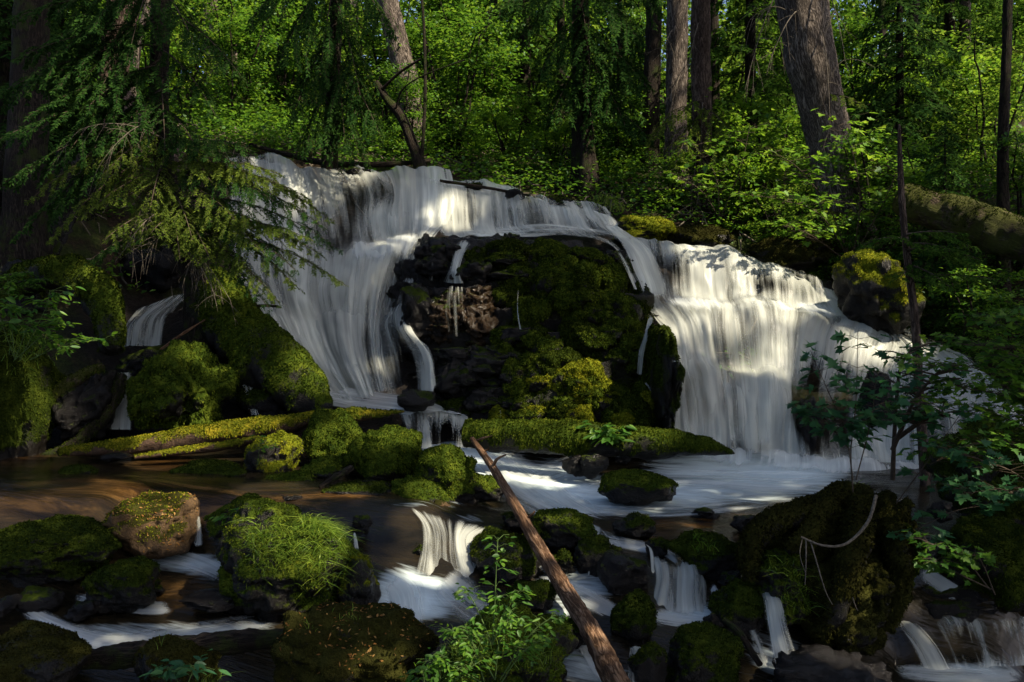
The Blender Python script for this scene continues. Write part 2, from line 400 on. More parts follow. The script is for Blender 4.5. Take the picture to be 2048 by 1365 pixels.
def W(u, v, lift=.0):
    """the point of the stream surface seen at (u, v)"""
    u = np.asarray(u, float); v = np.asarray(v, float); d = np.full(u.shape, 8.5)
    for _ in range(60):
        z = zw((u-CU)/F0*d, d)+lift
        d = d*.6+.4*np.clip(F0*(-z)/np.maximum(v-CV, 40), 4.2, 13.5)
    return P(u, v, d)

FOAM = [(1500,935,230,38,.45),(1400,985,220,34,.20),(1250,1010,150,40,.12),(1100,960,90,46,.40),(985,925,60,40,.40),(905,903,70,20,.45),(1160,1000,120,40,.15),(1300,1040,170,22,.02),
 (1620,975,90,40,.12),(830,1185,110,40,.42),(800,1225,90,30,.25),(930,1230,120,30,.08),(350,1120,120,30,.18),(440,1150,60,30,.1),(300,1265,220,24,.14),(60,1225,70,22,.06),(520,1250,80,18,.10),
 (520,1220,60,14,.05),(470,978,70,14,.08),(560,985,60,10,.03),(1150,1185,90,50,.22),(1350,1235,110,30,.25),(1560,1320,70,60,.30),(1480,1270,40,40,.18),(1900,1345,180,30,.28),(1200,1340,70,60,.10),
 (1450,1075,60,18,-.02),(1095,1165,60,25,.08),(880,1008,90,20,.16),(945,1040,50,18,.2),(800,1010,50,14,.12),(1150,1120,120,50,.12),(1250,1090,90,30,.10),(1100,1260,90,80,.14),(1430,1210,60,40,.18),(1520,1180,40,50,.15),(380,1140,140,40,.12),(150,1240,160,50,.10),(450,1255,160,30,.10),(1250,1160,70,40,.15),(1700,1080,60,60,.1),(1850,1150,120,60,.10),(1990,1230,90,60,.12),(1180,1340,90,60,.12),(1380,1010,200,40,.10),(800,1120,60,40,.15),(240,945,60,12,.0)]
AMB = [(60,925,120,22,.9),(60,1010,180,34,.45),(250,965,130,22,.6),(330,925,60,14,1.2),(420,1010,50,40,1.2),(620,995,130,20,.7),(700,985,60,18,.5),(1330,1060,160,30,.7),(1420,1055,100,22,.6),(370,1190,60,40,.55),(1000,1160,60,20,.5),(300,985,80,16,.9)]
xs = np.arange(-9, 9, .045); ys = np.arange(4.2, 13.3, .045)
X, Y = np.meshgrid(xs, ys); Z = zw(X, Y)
Q = np.stack([X, Y, Z], -1); u_, v_ = PX(Q)
def blobs(L):
    f = 0
    for (a, b, ra, rb, s) in L: f = f+s*np.exp(-(((u_-a)/ra)**2+((v_-b)/rb)**2)**1.3)
    return f
wn = fbm(Q*np.array([1, 1, 0]), 1.1, 3, 3)
foam = 1.75*blobs(FOAM)+.10*wn-.12
amber = np.clip(blobs(AMB), 0, 1.1)
Z = Z+.022*fbm(Q*np.array([.8, 3.0, 0]), 1.0, 4, 5)+np.clip(foam, 0, .4)*.06*fbm(Q*np.array([1, 1, 0]), 2.5, 3, 8)
mb = MB(); mb.add(np.stack([X, Y, Z], -1), grid_faces(*X.shape))
ang = -.25
uvw = np.stack([X*math.cos(ang)+Y*math.sin(ang), -X*math.sin(ang)+Y*math.cos(ang)], -1).reshape(-1, 2)
o = mb.build('water', M['stream'], uv=uvw, attrs={'foam': foam.ravel(), 'amber': amber.ravel()})
tag(o, 'dark stream with foam streaks and amber shallows between the mossy boulders', 'stream', kind='structure')

# ---------------------------------------------------------------- falls: streamlines (u, v, depth[, density])
def streamlines(L):
    n = max(len(s) for s in L); o = []
    for s in L:
        a = np.array([tuple(p)+((1.0,) if len(p) == 3 else ()) for p in s], float)
        if len(a) != n: a = np.stack([np.interp(np.linspace(0, len(a)-1, n), np.arange(len(a)), a[:, k]) for k in range(4)], -1)
        o.append(a)
    return np.stack(o)
FALLS = []
def fall(name, L, mat, label, nS=120, nT=160, ridge=.07, fine=.02, edge=.12, top=.06, bot=.02, seed=0, dens0=0., rec=True, grp=None, cat='waterfall', rs=1.0, lift=0, lip=0., veil=0., parent=None):
    C = streamlines(L); X4 = catmull(catmull(C, nS, 0), nT, 1)
    V = P(X4[..., 0], X4[..., 1], X4[..., 2]-lift); de = np.clip(X4[..., 3], 0, 1.3)
    s = np.concatenate([np.zeros((1, nT)), np.cumsum(np.linalg.norm(np.diff(V, axis=0), axis=-1), 0)]); t = np.concatenate([np.zeros((nS, 1)), np.cumsum(np.linalg.norm(np.diff(V, axis=1), axis=-1), 1)], 1)
    su = s.mean(1, keepdims=True)+0*t; tm = t
    F = grid_faces(nS, nT); N = vnormals(V.reshape(-1, 3), F).reshape(V.shape)
    if N[..., 1].mean() > 0: N = -N
    q = np.stack([su*1.5*rs, tm*.75, 0*su+seed], -1); q2 = np.stack([su*9*rs, tm*.6, 0*su+seed], -1)
    V = V+N*(ridge*fbm(q, 1, 3, seed+1)+fine*fbm(q2, 1, 3, seed+2))[..., None]
    a = np.linspace(0, 1, nS)[:, None]; b = np.linspace(0, 1, nT)[None]
    if lip: V[..., 2] += lip*(fbm(np.stack([su*1.3, 0*su, 0*su+seed], -1), 1, 3, seed+7)+.4*fbm(np.stack([su*6, 0*su, 0*su+seed], -1), 1, 2, seed+8))*(1-sstep(.08, .42, b))
    fd = np.minimum(sstep(0, edge, a+.03*fbm(q*3, 1, 2, 4)), sstep(0, edge, 1-a+.03*fbm(q*3, 1, 2, 6))) if edge else 1
    fd = fd*sstep(0, top, b+1e-3)*sstep(0, bot, 1-b+1e-3)
    dd = (de-1)*.55+dens0+(fd-1)*.7+(.22*fbm(np.stack([su*1.1, tm*.5, 0*su+seed], -1), 1, 3, seed+3)+.12*fbm(np.stack([su*4, tm*.5, 0*su+seed], -1), 1, 2, seed+4))
    mb = MB(); mb.add(V, F)
    o = mb.build(name, M[mat], parent, uv=np.stack([su+seed*3.7, tm], -1).reshape(-1, 2), attrs={'dens': dd.ravel()+.42})
    if parent is not None: return o
    tag(o, label, cat, grp, 'structure')
    if veil: fall('veil', L, mat, None, nS, nT, ridge*1.3, fine, max(edge, .08), max(top, .1), max(bot, .04), seed+57, dens0-veil, False, None, cat, rs*.8, lift+.11, lip*.5, 0, o)
    if rec: FALLS.append((C, X4[::6, ::8]))
    return o
LF = [
 [(452,306,17.7),(447,322,17.3),(441,400,16.8),(433,470,16.4),(440,525,15.8),(475,600,14.9),(545,705,14.0),(645,806,13.1)],
 [(500,308,17.8),(500,318,17.3),(508,400,16.9),(516,480,16.4),(522,528,15.6),(545,615,14.8),(605,725,13.9),(675,806,13.0)],
 [(570,316,17.8),(575,325,17.3),(590,400,16.9),(598,480,16.3),(603,518,15.5),(600,600,14.8),(640,720,13.9),(705,808,12.9)],
 [(650,332,17.8),(660,342,17.3),(680,420,16.8),(688,485,16.3,.9),(690,510,15.3),(680,600,14.5),(690,700,13.8),(735,810,12.9)],
 [(740,342,17.8),(750,356,17.3),(765,390,17.0,.55),(760,430,16.8),(765,482,16.3,.9),(770,500,15.3),(745,600,14.5),(742,700,13.8),(765,806,12.9)],
 [(800,346,17.8),(808,358,17.3),(812,420,16.8),(815,472,16.3),(808,494,15.4),(772,600,14.5),(775,700,13.7,.75),(790,796,12.9,.5)],
 [(850,350,17.8),(856,360,17.3),(860,420,16.8),(850,462,16.3),(836,486,15.5),(788,620,13.9),(815,700,13.1,.1),(822,790,12.75,.1)],
 [(880,354,17.8),(890,364,17.3),(895,420,16.8),(880,458,16.4),(846,484,15.5),(800,630,13.7),(848,690,12.9,.95),(858,790,12.5)],
 [(900,357,17.8),(908,366,17.3),(912,420,16.9),(900,456,16.4),(855,480,15.6),(808,634,13.7),(868,700,12.9),(876,770,12.55,.9)]]
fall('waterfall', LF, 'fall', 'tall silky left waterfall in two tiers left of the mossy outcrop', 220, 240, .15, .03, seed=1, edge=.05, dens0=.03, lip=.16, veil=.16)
UF = [
 [(835,348,17.7),(845,358,17.15),(852,420,16.7),(858,462,16.3),(862,474,16.0)],
 [(890,356,17.7),(900,367,17.15),(905,420,16.75,.75),(908,462,16.3,.8),(916,474,16.0)],
 [(950,368,17.7),(957,378,17.2),(960,425,16.8,.8),(962,460,16.4),(975,470,16.0)],
 [(1040,386,17.5),(1048,395,17.1),(1056,430,16.7),(1062,458,16.3),(1085,466,15.9)],
 [(1120,400,17.3),(1130,410,16.9),(1140,436,16.5),(1150,458,16.2),(1175,470,15.8)],
 [(1185,415,17.1),(1195,423,16.7),(1212,445,16.3),(1225,465,16.0),(1240,482,15.6)],
 [(1205,418,17.1),(1218,428,16.7),(1238,452,16.2),(1250,472,15.9),(1262,488,15.5)]]
fall('waterfall', UF, 'fall', 'upper middle tier of the waterfall spilling above the mossy outcrop', 160, 120, .12, .03, seed=5, edge=.06, dens0=.02, lip=.10, veil=.14)
SL = [
 [(890,452,16.5),(1000,447,16.4),(1110,444,16.2),(1210,458,16.0),(1262,480,15.7),(1310,502,15.4)],
 [(905,468,16.3),(1010,462,16.2),(1120,458,16.0),(1215,468,15.9),(1260,488,15.6),(1300,510,15.3)],
 [(930,474,16.1),(1020,470,15.9),(1130,467,15.7),(1205,480,15.5),(1245,510,15.1),(1285,570,14.6)],
 [(950,478,15.8),(1040,475,15.6),(1140,474,15.4),(1200,490,15.2),(1236,520,14.8),(1270,600,14.3)]]
fall('waterfall', SL, 'slide', 'sloping foam ledge above the outcrop running toward the right-hand fall', 50, 120, .05, .02, seed=9, edge=.18)
fall('waterfall', [[(1185,436,16.3,.7),(1215,466,15.6),(1240,500,14.95),(1266,560,14.4),(1285,612,13.8,.7)],[(1208,436,16.3),(1244,468,15.7),(1274,502,15.05),(1298,560,14.6),(1312,612,13.9)],[(1222,440,16.4,.7),(1272,474,15.8),(1318,502,15.2),(1342,555,14.8),(1352,608,14.3,.7)]], 'fall', 'curved white slide joining the upper fall to the right-hand fall', 60, 100, .06, .03, seed=17, edge=.25, top=.15, bot=.15, dens0=.03)
RF = [
 [(1240,482,15.8),(1252,498,15.4),(1266,540,15.0),(1280,588,14.6),(1296,608,14.1),(1318,640,13.6),(1335,700,13.2),(1345,760,12.9,.8),(1340,868,12.2,.8)],
 [(1280,482,15.9),(1292,500,15.4),(1300,545,15.0,.9),(1308,598,14.7),(1322,618,14.1),(1345,655,13.6),(1362,730,13.1),(1372,790,12.7,.75),(1382,898,12.1)],
 [(1330,490,15.9),(1340,504,15.4),(1346,545,15.0,.7),(1352,592,14.7),(1368,606,14.0),(1388,645,13.5),(1400,720,13.2),(1415,760,12.7),(1425,912,12.0)],
 [(1420,505,15.9),(1430,516,15.4),(1436,555,15.0),(1440,606,14.7),(1452,622,14.0),(1455,660,13.4,.85),(1462,735,13.2,.8),(1470,772,12.65),(1480,922,11.95)],
 [(1510,522,15.8),(1516,533,15.3),(1520,566,15.0,.75),(1525,600,14.7),(1540,610,13.9),(1546,650,13.4),(1550,725,13.1),(1555,765,12.6),(1560,928,11.9)],
 [(1600,546,15.7),(1606,556,15.2),(1612,582,14.9,.65),(1616,614,14.6),(1642,632,13.9,.75),(1628,680,13.4,.85),(1618,760,12.9,.6),(1612,830,12.5,.45),(1620,932,11.9)],
 [(1655,570,15.5),(1662,579,15.0),(1674,602,14.8),(1694,622,14.4),(1722,646,13.8),(1706,690,13.4),(1690,770,12.9,.75),(1680,840,12.5,.55),(1690,942,11.9)],
 [(1690,612,15.1),(1705,620,14.8),(1738,636,14.5),(1770,656,14.1),(1796,690,13.6),(1782,735,13.3),(1768,800,12.8),(1760,860,12.4),(1770,952,11.8)],
 [(1770,648,14.7),(1790,655,14.3),(1812,668,13.9),(1838,690,13.5),(1862,722,13.0),(1868,760,12.7,.85),(1872,810,12.3,.7),(1875,870,11.8,.8),(1880,957,11.4,.8)],
 [(1830,682,14.5),(1858,690,14.0),(1890,702,13.6),(1922,722,13.2),(1965,765,12.7),(1982,800,12.2),(1995,830,11.8),(2010,870,11.4),(2030,957,11.0)],
 [(1880,700,14.4),(1910,708,13.8),(1950,730,13.3),(1990,760,12.8),(2040,800,12.2),(2065,820,11.8),(2085,840,11.5),(2110,880,11.0),(2130,960,10.6)]]
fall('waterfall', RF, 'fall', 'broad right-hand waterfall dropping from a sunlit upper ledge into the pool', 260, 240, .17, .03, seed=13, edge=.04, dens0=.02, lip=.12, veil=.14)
fall('rapids', [[(662,474,16.2,.5),(670,490,15.6),(676,520,15.0),(672,560,14.6,.5)],[(740,472,16.2,.6),(745,488,15.6),(748,515,15.0),(735,560,14.6,.5)],[(810,464,16.2,.7),(812,480,15.6),(806,508,15.0),(780,560,14.5,.4)],[(862,452,16.2,.5),(856,474,15.7),(836,500,15.2),(800,550,14.6,.3)]], 'rapid', 'bright foam where the left fall strikes its ledge', 70, 50, .05, .03, seed=150, edge=.25, top=.35, bot=.55, rec=False, cat='rapids', dens0=.10, lift=.16)
fall('rapids', [[(1290,572,14.6,.4),(1305,600,14.2),(1330,625,13.8),(1345,670,13.3,.4)],[(1375,575,14.6,.5),(1385,598,14.2),(1395,620,13.7),(1400,680,13.2,.4)],[(1450,585,14.6,.5),(1455,606,14.2),(1460,628,13.7),(1462,690,13.1,.4)],[(1530,582,14.6,.5),(1538,602,14.1),(1546,622,13.6),(1550,680,13.1,.4)],[(1610,590,14.5,.5),(1625,612,14.1),(1640,636,13.6),(1640,690,13.2,.3)],[(1680,600,14.6,.4),(1700,622,14.1),(1722,650,13.6),(1726,700,13.2,.3)]], 'rapid', 'bright foam along the ledge of the right-hand fall', 120, 50, .05, .03, seed=152, edge=.15, top=.35, bot=.55, rec=False, cat='rapids', dens0=.08, lift=.16)
fall('waterfall', [[(385,585,14.2,.6),(378,592,14.0),(345,630,13.7),(335,692,13.3)],[(340,592,14.2),(330,600,14.0),(285,640,13.6),(275,694,13.3)],[(270,618,14.1,.8),(258,628,13.9),(240,660,13.5),(240,694,13.3)]], 'casc',
     'small side waterfall in shade left of the leaning mossy log', 60, 70, .07, .02, seed=21, edge=.1, dens0=-.03)
fall('waterfall', [[(222,745,12.3),(216,790,12.0),(205,862,11.7)],[(248,740,12.3),(242,790,12.0),(236,862,11.7)],[(268,735,12.3),(268,790,12.0),(266,862,11.7)]], 'casc',
     'narrow white chute at the left side of the big mossy boulder', 30, 60, .04, .015, seed=23, edge=.15)
fall('waterfall', [[(465,748,12.4),(482,775,12.2),(495,832,11.9)],[(475,747,12.4),(497,775,12.2),(510,832,11.9)],[(484,750,12.4),(508,780,12.2),(524,832,11.9)]], 'casc',
     'thin arched spout between the mossy boulder and the leaning log', 24, 50, .03, .01, seed=25, edge=.2)
fall('waterfall', [[(785,822,12.7),(790,832,12.5),(800,862,12.2),(795,896,12.0)],[(835,818,12.7),(838,828,12.5),(840,862,12.1),(842,898,11.9)],[(890,822,12.7),(894,834,12.5),(892,866,12.1,.45),(890,898,11.9,.7)],[(935,832,12.7),(945,842,12.5),(948,866,12.2),(950,896,12.0)]], 'casc',
     'little cascade under the left fall beside the log tip', 70, 60, .04, .02, seed=27, edge=.08, dens0=.0)
fall('rapids', [[(590,800,12.9,.6),(650,812,12.7),(740,824,12.5),(800,830,12.4)],[(640,782,13.1),(720,794,12.9),(800,806,12.7),(880,822,12.5)],[(700,768,13.3,.6),(790,780,13.1),(866,798,12.8,.9),(940,834,12.5,.9)]], 'rapid',
     'white churning water at the foot of the left waterfall', 60, 60, .06, .03, seed=31, edge=.15, cat='rapids', dens0=.16)
# cascade in the middle of the stream
fall('waterfall', [[(735,1020,8.45,.7),(742,1045,8.2),(752,1080,7.95),(756,1135,7.75)],[(752,1022,8.45),(764,1050,8.2),(775,1085,7.95),(782,1135,7.72)],[(772,1026,8.45,.7),(788,1055,8.2,.9),(798,1085,7.95),(800,1130,7.75,.8)]], 'casc',
     'left strand of the low cascade beside the grassy boulder', 30, 50, .03, .012, seed=33, edge=.46, top=.16, bot=.08, dens0=-.01, rs=1.6)
fall('waterfall', [[(775,1012,8.55,.2),(800,1026,8.35,.5),(822,1054,8.15,.7),(826,1100,7.9,.8),(812,1166,7.6,.7)],[(800,1006,8.55,.5),(834,1026,8.35),(856,1058,8.1),(858,1105,7.85),(850,1168,7.55)],[(846,1012,8.5,.5),(872,1040,8.25),(884,1072,8.05,.8),(886,1115,7.85,.85),(888,1168,7.55)],[(905,1024,8.45,.4),(905,1046,8.2,.8),(905,1076,8.05),(908,1115,7.85),(920,1166,7.55)],[(990,1046,8.35,.3),(955,1060,8.2,.8),(932,1080,8.05),(938,1118,7.85),(955,1164,7.6)],[(1004,1060,8.3,.2),(982,1070,8.2,.5),(962,1088,8.1,.7),(966,1120,7.9,.7),(985,1156,7.7,.5)]], 'casc',
     'bright fan-shaped cascade in the middle of the stream', 90, 80, .06, .02, seed=35, edge=.16, top=.3, bot=.08, dens0=.0, rs=1.5)
fall('waterfall', [[(388,1030,8.1,.7),(386,1060,7.9),(375,1096,7.75)],[(396,1028,8.1),(400,1060,7.9),(398,1098,7.72)],[(405,1030,8.1,.7),(410,1060,7.9),(418,1096,7.75)]], 'casc', 'tiny spout between the sunlit brown rock and a pale green rock', 20, 36, .02, .01, seed=37, edge=.46, top=.16, bot=.08, rs=2)
fall('waterfall', [[(700,1062,7.7,.6),(702,1080,7.55),(704,1118,7.4)],[(708,1060,7.7),(712,1080,7.55),(713,1120,7.4)],[(716,1062,7.7,.6),(720,1082,7.55),(722,1116,7.4)]], 'casc', 'slim white spout right behind the grassy boulder', 18, 30, .02, .01, seed=39, edge=.46, top=.16, bot=.08, rs=2)
fall('waterfall', [[(1270,1098,7.95,.4),(1292,1128,7.6,.9),(1296,1165,7.4),(1288,1205,7.2,.8),(1280,1236,7.0,.6)],[(1310,1096,7.95,.5),(1322,1128,7.55),(1328,1160,7.35),(1322,1200,7.1),(1316,1240,6.95)],[(1345,1100,7.9,.4),(1352,1138,7.5,.7),(1352,1165,7.35,.75),(1352,1200,7.1,.8),(1352,1242,6.9)],[(1375,1110,7.85,.5),(1384,1132,7.55),(1390,1165,7.35),(1390,1200,7.1),(1396,1242,6.9)],[(1405,1120,7.85,.3),(1414,1150,7.5,.7),(1424,1175,7.4,.9),(1428,1205,7.2,.5),(1440,1240,7.0,.6)]], 'casc',
     'low curtain cascade between dark boulders on the right of the stream', 80, 56, .06, .03, seed=41, edge=.16, top=.3, bot=.1, rs=1.8, dens0=.02)
fall('waterfall', [[(1500,1160,7.0,.5),(1515,1200,6.6),(1522,1260,6.3),(1530,1340,6.0)],[(1530,1160,6.9),(1545,1205,6.5),(1556,1265,6.2),(1575,1345,5.95)],[(1555,1165,6.8,.8),(1575,1215,6.45),(1596,1270,6.15),(1625,1345,5.95)]], 'casc',
     'steep narrow cascade along the left foot of the mossy stump', 40, 70, .05, .02, seed=43, edge=.4, top=.12, bot=.1, rs=1.6)
fall('waterfall', [[(1480,1240,6.7,.6),(1490,1275,6.5),(1505,1330,6.2,.9)],[(1500,1240,6.7),(1515,1275,6.5),(1535,1335,6.2)],[(1520,1240,6.7,.7),(1540,1280,6.5),(1560,1340,6.2)]], 'casc', 'small chute slipping under the dark boulder at lower right', 26, 44, .03, .01, seed=45, edge=.46, top=.16, bot=.08, rs=1.8, dens0=-.05)
fall('waterfall', [[(1770,1245,7.0,.4),(1790,1262,6.85,.8),(1820,1300,6.65),(1840,1340,6.5)],[(1790,1235,7.0,.6),(1825,1256,6.85),(1860,1296,6.65),(1885,1345,6.45)],[(1830,1236,7.0,.2),(1860,1256,6.85,.4),(1890,1300,6.65,.4),(1910,1340,6.5,.8)],[(1880,1215,7.0,.5),(1905,1240,6.85),(1920,1290,6.65,.7),(1940,1340,6.5)],[(1950,1225,7.0,.2),(1965,1245,6.85,.7),(1980,1290,6.65,.3),(1990,1335,6.5)],[(2030,1230,7.0,.5),(2040,1245,6.85),(2050,1290,6.65,.7),(2060,1335,6.5)],[(2080,1230,7.0),(2090,1245,6.85),(2100,1290,6.65),(2110,1335,6.5)]], 'casc',
     'shaded low cascade in the bottom right corner of the stream', 110, 60, .05, .02, seed=47, edge=.06, rs=1.4, dens0=-.02)
fall('waterfall', [[(1255,1296,6.2,.5),(1252,1320,6.05),(1246,1385,5.8)],[(1270,1292,6.2),(1268,1320,6.05,.6),(1266,1385,5.8,.6)],[(1296,1296,6.2,.6),(1304,1318,6.05,.8),(1310,1385,5.8)]], 'casc', 'thin spill at the bottom edge right of the stick', 30, 40, .03, .01, seed=55, edge=.3, top=.14, rs=2)
fall('waterfall', [[(1185,1058,8.2,.5),(1196,1075,8.0),(1200,1096,7.8)],[(1205,1056,8.2),(1222,1076,8.0),(1230,1096,7.8)],[(1232,1060,8.2,.5),(1250,1080,8.0),(1262,1100,7.8,.7)]], 'casc', 'low foamy step above the wet black boulder', 30, 30, .03, .01, seed=57, edge=.3, top=.2, rs=2)
fall('waterfall', [[(1108,1150,7.6,.6),(1112,1160,7.5),(1105,1190,7.3)],[(1125,1146,7.6),(1130,1158,7.5),(1130,1192,7.3)],[(1140,1150,7.6,.6),(1148,1162,7.5),(1160,1195,7.3)]], 'casc', 'foamy spill behind the slanting stick', 24, 30, .03, .01, seed=49, edge=.46, top=.16, bot=.08, rs=2)
for i, (L, lab) in enumerate([
 ([[(1195,1085,7.9,.6),(1200,1108,7.6),(1196,1150,7.4)],[(1206,1088,7.9),(1214,1110,7.6),(1212,1150,7.4)]], 'white thread on the left face of the wet black boulder'),
 ([[(1284,1085,7.8,.6),(1296,1100,7.5),(1300,1150,7.3)],[(1296,1088,7.8),(1310,1105,7.5),(1314,1150,7.3)]], 'white thread on the right face of the wet black boulder'),
 ([[(1180,1080,7.9),(1176,1110,7.7),(1170,1160,7.5)],[(1190,1082,7.9),(1186,1112,7.7),(1182,1160,7.5)]], 'thin spill left of the wet black boulder')]):
    fall('trickle', L, 'fall', lab, 14, 30, .02, .01, seed=51+i, edge=.46, top=.16, bot=.08, rs=2, rec=False, cat='trickle', dens0=-.04)

for i, (path, dn, lab) in enumerate([
 ([(10,1200,14),(110,1250,20),(220,1280,30),(360,1264,30),(480,1250,24),(620,1236,16)], .09, 'pale foam band along the lower left channel'),
 ([(236,1104,14),(330,1112,24),(400,1128,28),(470,1160,26)], .09, 'foam sliding below the sunlit tan rock'),
 ([(120,1188,8),(250,1212,14),(360,1218,12)], .02, 'thin foam line behind the rounded black-green boulder'),
 ([(440,1215,10),(540,1218,13),(620,1205,10)], .02, 'thin foam line below the grassy boulder'),
 ([(770,1150,20),(800,1185,36),(810,1225,36),(830,1270,26)], .10, 'white foam pouring left from the fan-shaped cascade'),
 ([(870,1152,34),(910,1190,44),(960,1225,36),(1030,1258,24)], .08, 'white foam spreading right from the fan-shaped cascade'),
 ([(1050,1160,12),(1130,1178,26),(1200,1208,28),(1250,1240,22)], .10, 'foam swirling behind the upright mossy rock'),
 ([(1280,1226,16),(1350,1238,22),(1420,1248,22),(1510,1272,20)], .12, 'foam at the foot of the low curtain cascade'),
 ([(940,892,22),(1000,930,40),(1060,975,46),(1140,1020,34),(1240,1054,16)], .12, 'bright foam rushing down the white channel past the stick'),
 ([(1230,905,12),(1150,930,22),(1080,955,26),(1020,985,20)], .04, 'foam curling around the black rocks under the middle log'),
 ([(1720,955,22),(1560,968,26),(1400,960,24),(1250,962,20),(1120,985,16)], .0, 'long foam streaks drifting left across the pool'),
 ([(1680,985,14),(1520,1008,18),(1380,1022,18),(1230,1022,14),(1120,1012,12)], -.05, 'thin foam streaks across the near edge of the pool'),
 ([(1150,1066,8),(1230,1082,12),(1330,1102,12),(1365,1134,12)], .08, 'foam threading between the dark boulders at right'),
 ([(1105,1195,18),(1150,1250,30),(1190,1310,34),(1230,1370,34)], .05, 'silky run of water beneath the slanting stick'),
 ([(1750,1335,18),(1860,1350,26),(1960,1352,26),(2090,1356,22)], -.06, 'churning foam at the bottom right corner'),
 ([(1560,1318,20),(1590,1345,26),(1640,1375,26)], .0, 'foam at the foot of the steep narrow cascade'),
 ([(1020,1095,8),(1070,1120,12),(1110,1150,12)], .04, 'foam slipping past the middle of the slanting stick'),
 ([(1420,1165,8),(1440,1200,12),(1470,1225,12)], .02, 'foam beside the wedge-shaped boulder'),
 ([(1090,1040,10),(1150,1052,14),(1215,1062,12)], .06, 'foam rounding the mossy boulder by the stick'),
 ([(730,1255,16),(800,1262,20),(880,1275,18)], .04, 'foam running past the broad brown boulder'),
 ([(1830,1130,16),(1900,1180,22),(1990,1225,18)], -.02, 'faint dark slide of water under the mossy slab at right')]):
    L = [[], [], []]; p = np.array(path, float); tg = nrm(np.gradient(p[:, :2], axis=0)); nn = np.stack([-tg[:, 1], tg[:, 0]], -1)
    for k in range(3):
        q = p[:, :2]+nn*(k-1)*p[:, 2:3]*1.6
        w = W(q[:, 0], q[:, 1], .035 if k == 1 else .012)
        for j in range(len(q)): L[k].append((q[j, 0], q[j, 1], w[j, 1]))
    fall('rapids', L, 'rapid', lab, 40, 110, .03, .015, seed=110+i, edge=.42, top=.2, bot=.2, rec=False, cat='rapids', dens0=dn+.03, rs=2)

fall('rapids', [[(1338,855,12.4,.5),(1340,885,12.0,.9),(1336,930,11.7,.8)],[(1430,880,12.3,.6),(1440,905,11.85),(1436,945,11.5)],[(1560,890,12.2,.6),(1565,915,11.7),(1560,960,11.3)],[(1690,900,12.2,.6),(1700,925,11.6),(1700,965,11.2)],[(1800,915,12.2,.6),(1820,935,11.6),(1830,970,11.2)],[(1960,920,12.2,.6),(1980,940,11.6),(2000,975,11.2)]], 'rapid',
     'soft foam boiling up at the foot of the right-hand waterfall', 90, 60, .10, .03, seed=140, edge=.08, top=.5, bot=.4, rec=False, cat='rapids', dens0=.14)
# ---------------------------------------------------------------- terrain
GP = [tuple(p-np.array([0, 0, .42])) for p in wq]
for C, X4 in FALLS:
    q = P(X4[..., 0], X4[..., 1], X4[..., 2]).reshape(-1, 3)
    q = q[::max(1, len(q)//22)]
    GP += [(a, b+.34, c-.34) for a, b, c in q]
for t in [(0,905,11.6),(100,892,11.6),(0,700,12.6),(150,650,13.2),(0,500,14.2),(150,450,14.8),(250,560,15.0),(0,300,16.2),(200,300,17.5),(400,320,18.6),(-400,500,12),(-400,800,9.5),(-400,300,16),(330,720,12.8),(250,640,14.2),(400,560,15.6),(380,450,16.8),
 (500,300,19),(900,338,20),(1200,365,20),(1210,402,18.2),(1350,345,21.5),(1400,440,17.2),(1500,430,18),(1650,455,17.2),(1700,530,15.4),(1850,590,15.4),(1900,450,16.5),(2048,420,16.5),(2048,560,15.4),(2500,500,14.5),(2500,750,11.5),(1900,330,22),(1700,320,25),(700,262,27),(300,225,27),(1300,290,28),
 (200,150,46),(1000,180,46),(1900,180,46),(1000,110,80),(-1500,100,60),(3500,150,60),(2300,900,8.0),(2250,860,9.5),(2060,1050,8.4),(-250,1130,7.2),(1000,640,14.6),(1100,760,14.0),(1250,700,14.4),(950,560,15.2)]:
    GP.append(tuple(P(*t)))
GP += [(-14, 5, -1.2), (14, 6, -1.0), (-10, -8, -2.6), (10, -8, -2.4), (0, -4, -3.0), (0, 2, -2.95), (-30, 10, 3), (30, 12, 3.5), (-60, 60, 16), (60, 60, 16), (0, 120, 30), (-90, 120, 36), (90, 120, 36), (0, -40, -2), (-50, -30, 0), (50, -30, 0)]
g = np.array(GP); keep = []
for i in range(len(g)):
    if all(np.hypot(*(g[i, :2]-g[j, :2])) > .16 for j in keep): keep.append(i)
zg = RBF(g[keep])
def warp(n, a, b, c, s):
    t = np.linspace(-1, 1, n); x = c+s*np.sinh(t*4)/np.sinh(4)*1.0
    return x
gx = np.concatenate([-9-np.geomspace(.12, 110, 60)[::-1], np.arange(-9, 9, .09), 9+np.geomspace(.12, 110, 60)])
gy = np.concatenate([4-np.geomspace(.15, 50, 36)[::-1], np.arange(4, 20, .085), 20+np.geomspace(.1, 130, 90)])
X, Y = np.meshgrid(gx, gy); Z = zg(X, Y)
Q = np.stack([X, Y, Z], -1)
dist = np.clip((np.abs(X)-2)/10, 0, 1)
rough = .10*fbm(Q*np.array([1, 1, .6]), 1.4, 4, 11)+.06*fbm(Q*np.array([1, 1, 1]), 5, 3, 12)
Z = Z+rough*(1+.8*sstep(18, 40, Y)); Q[..., 2] = Z
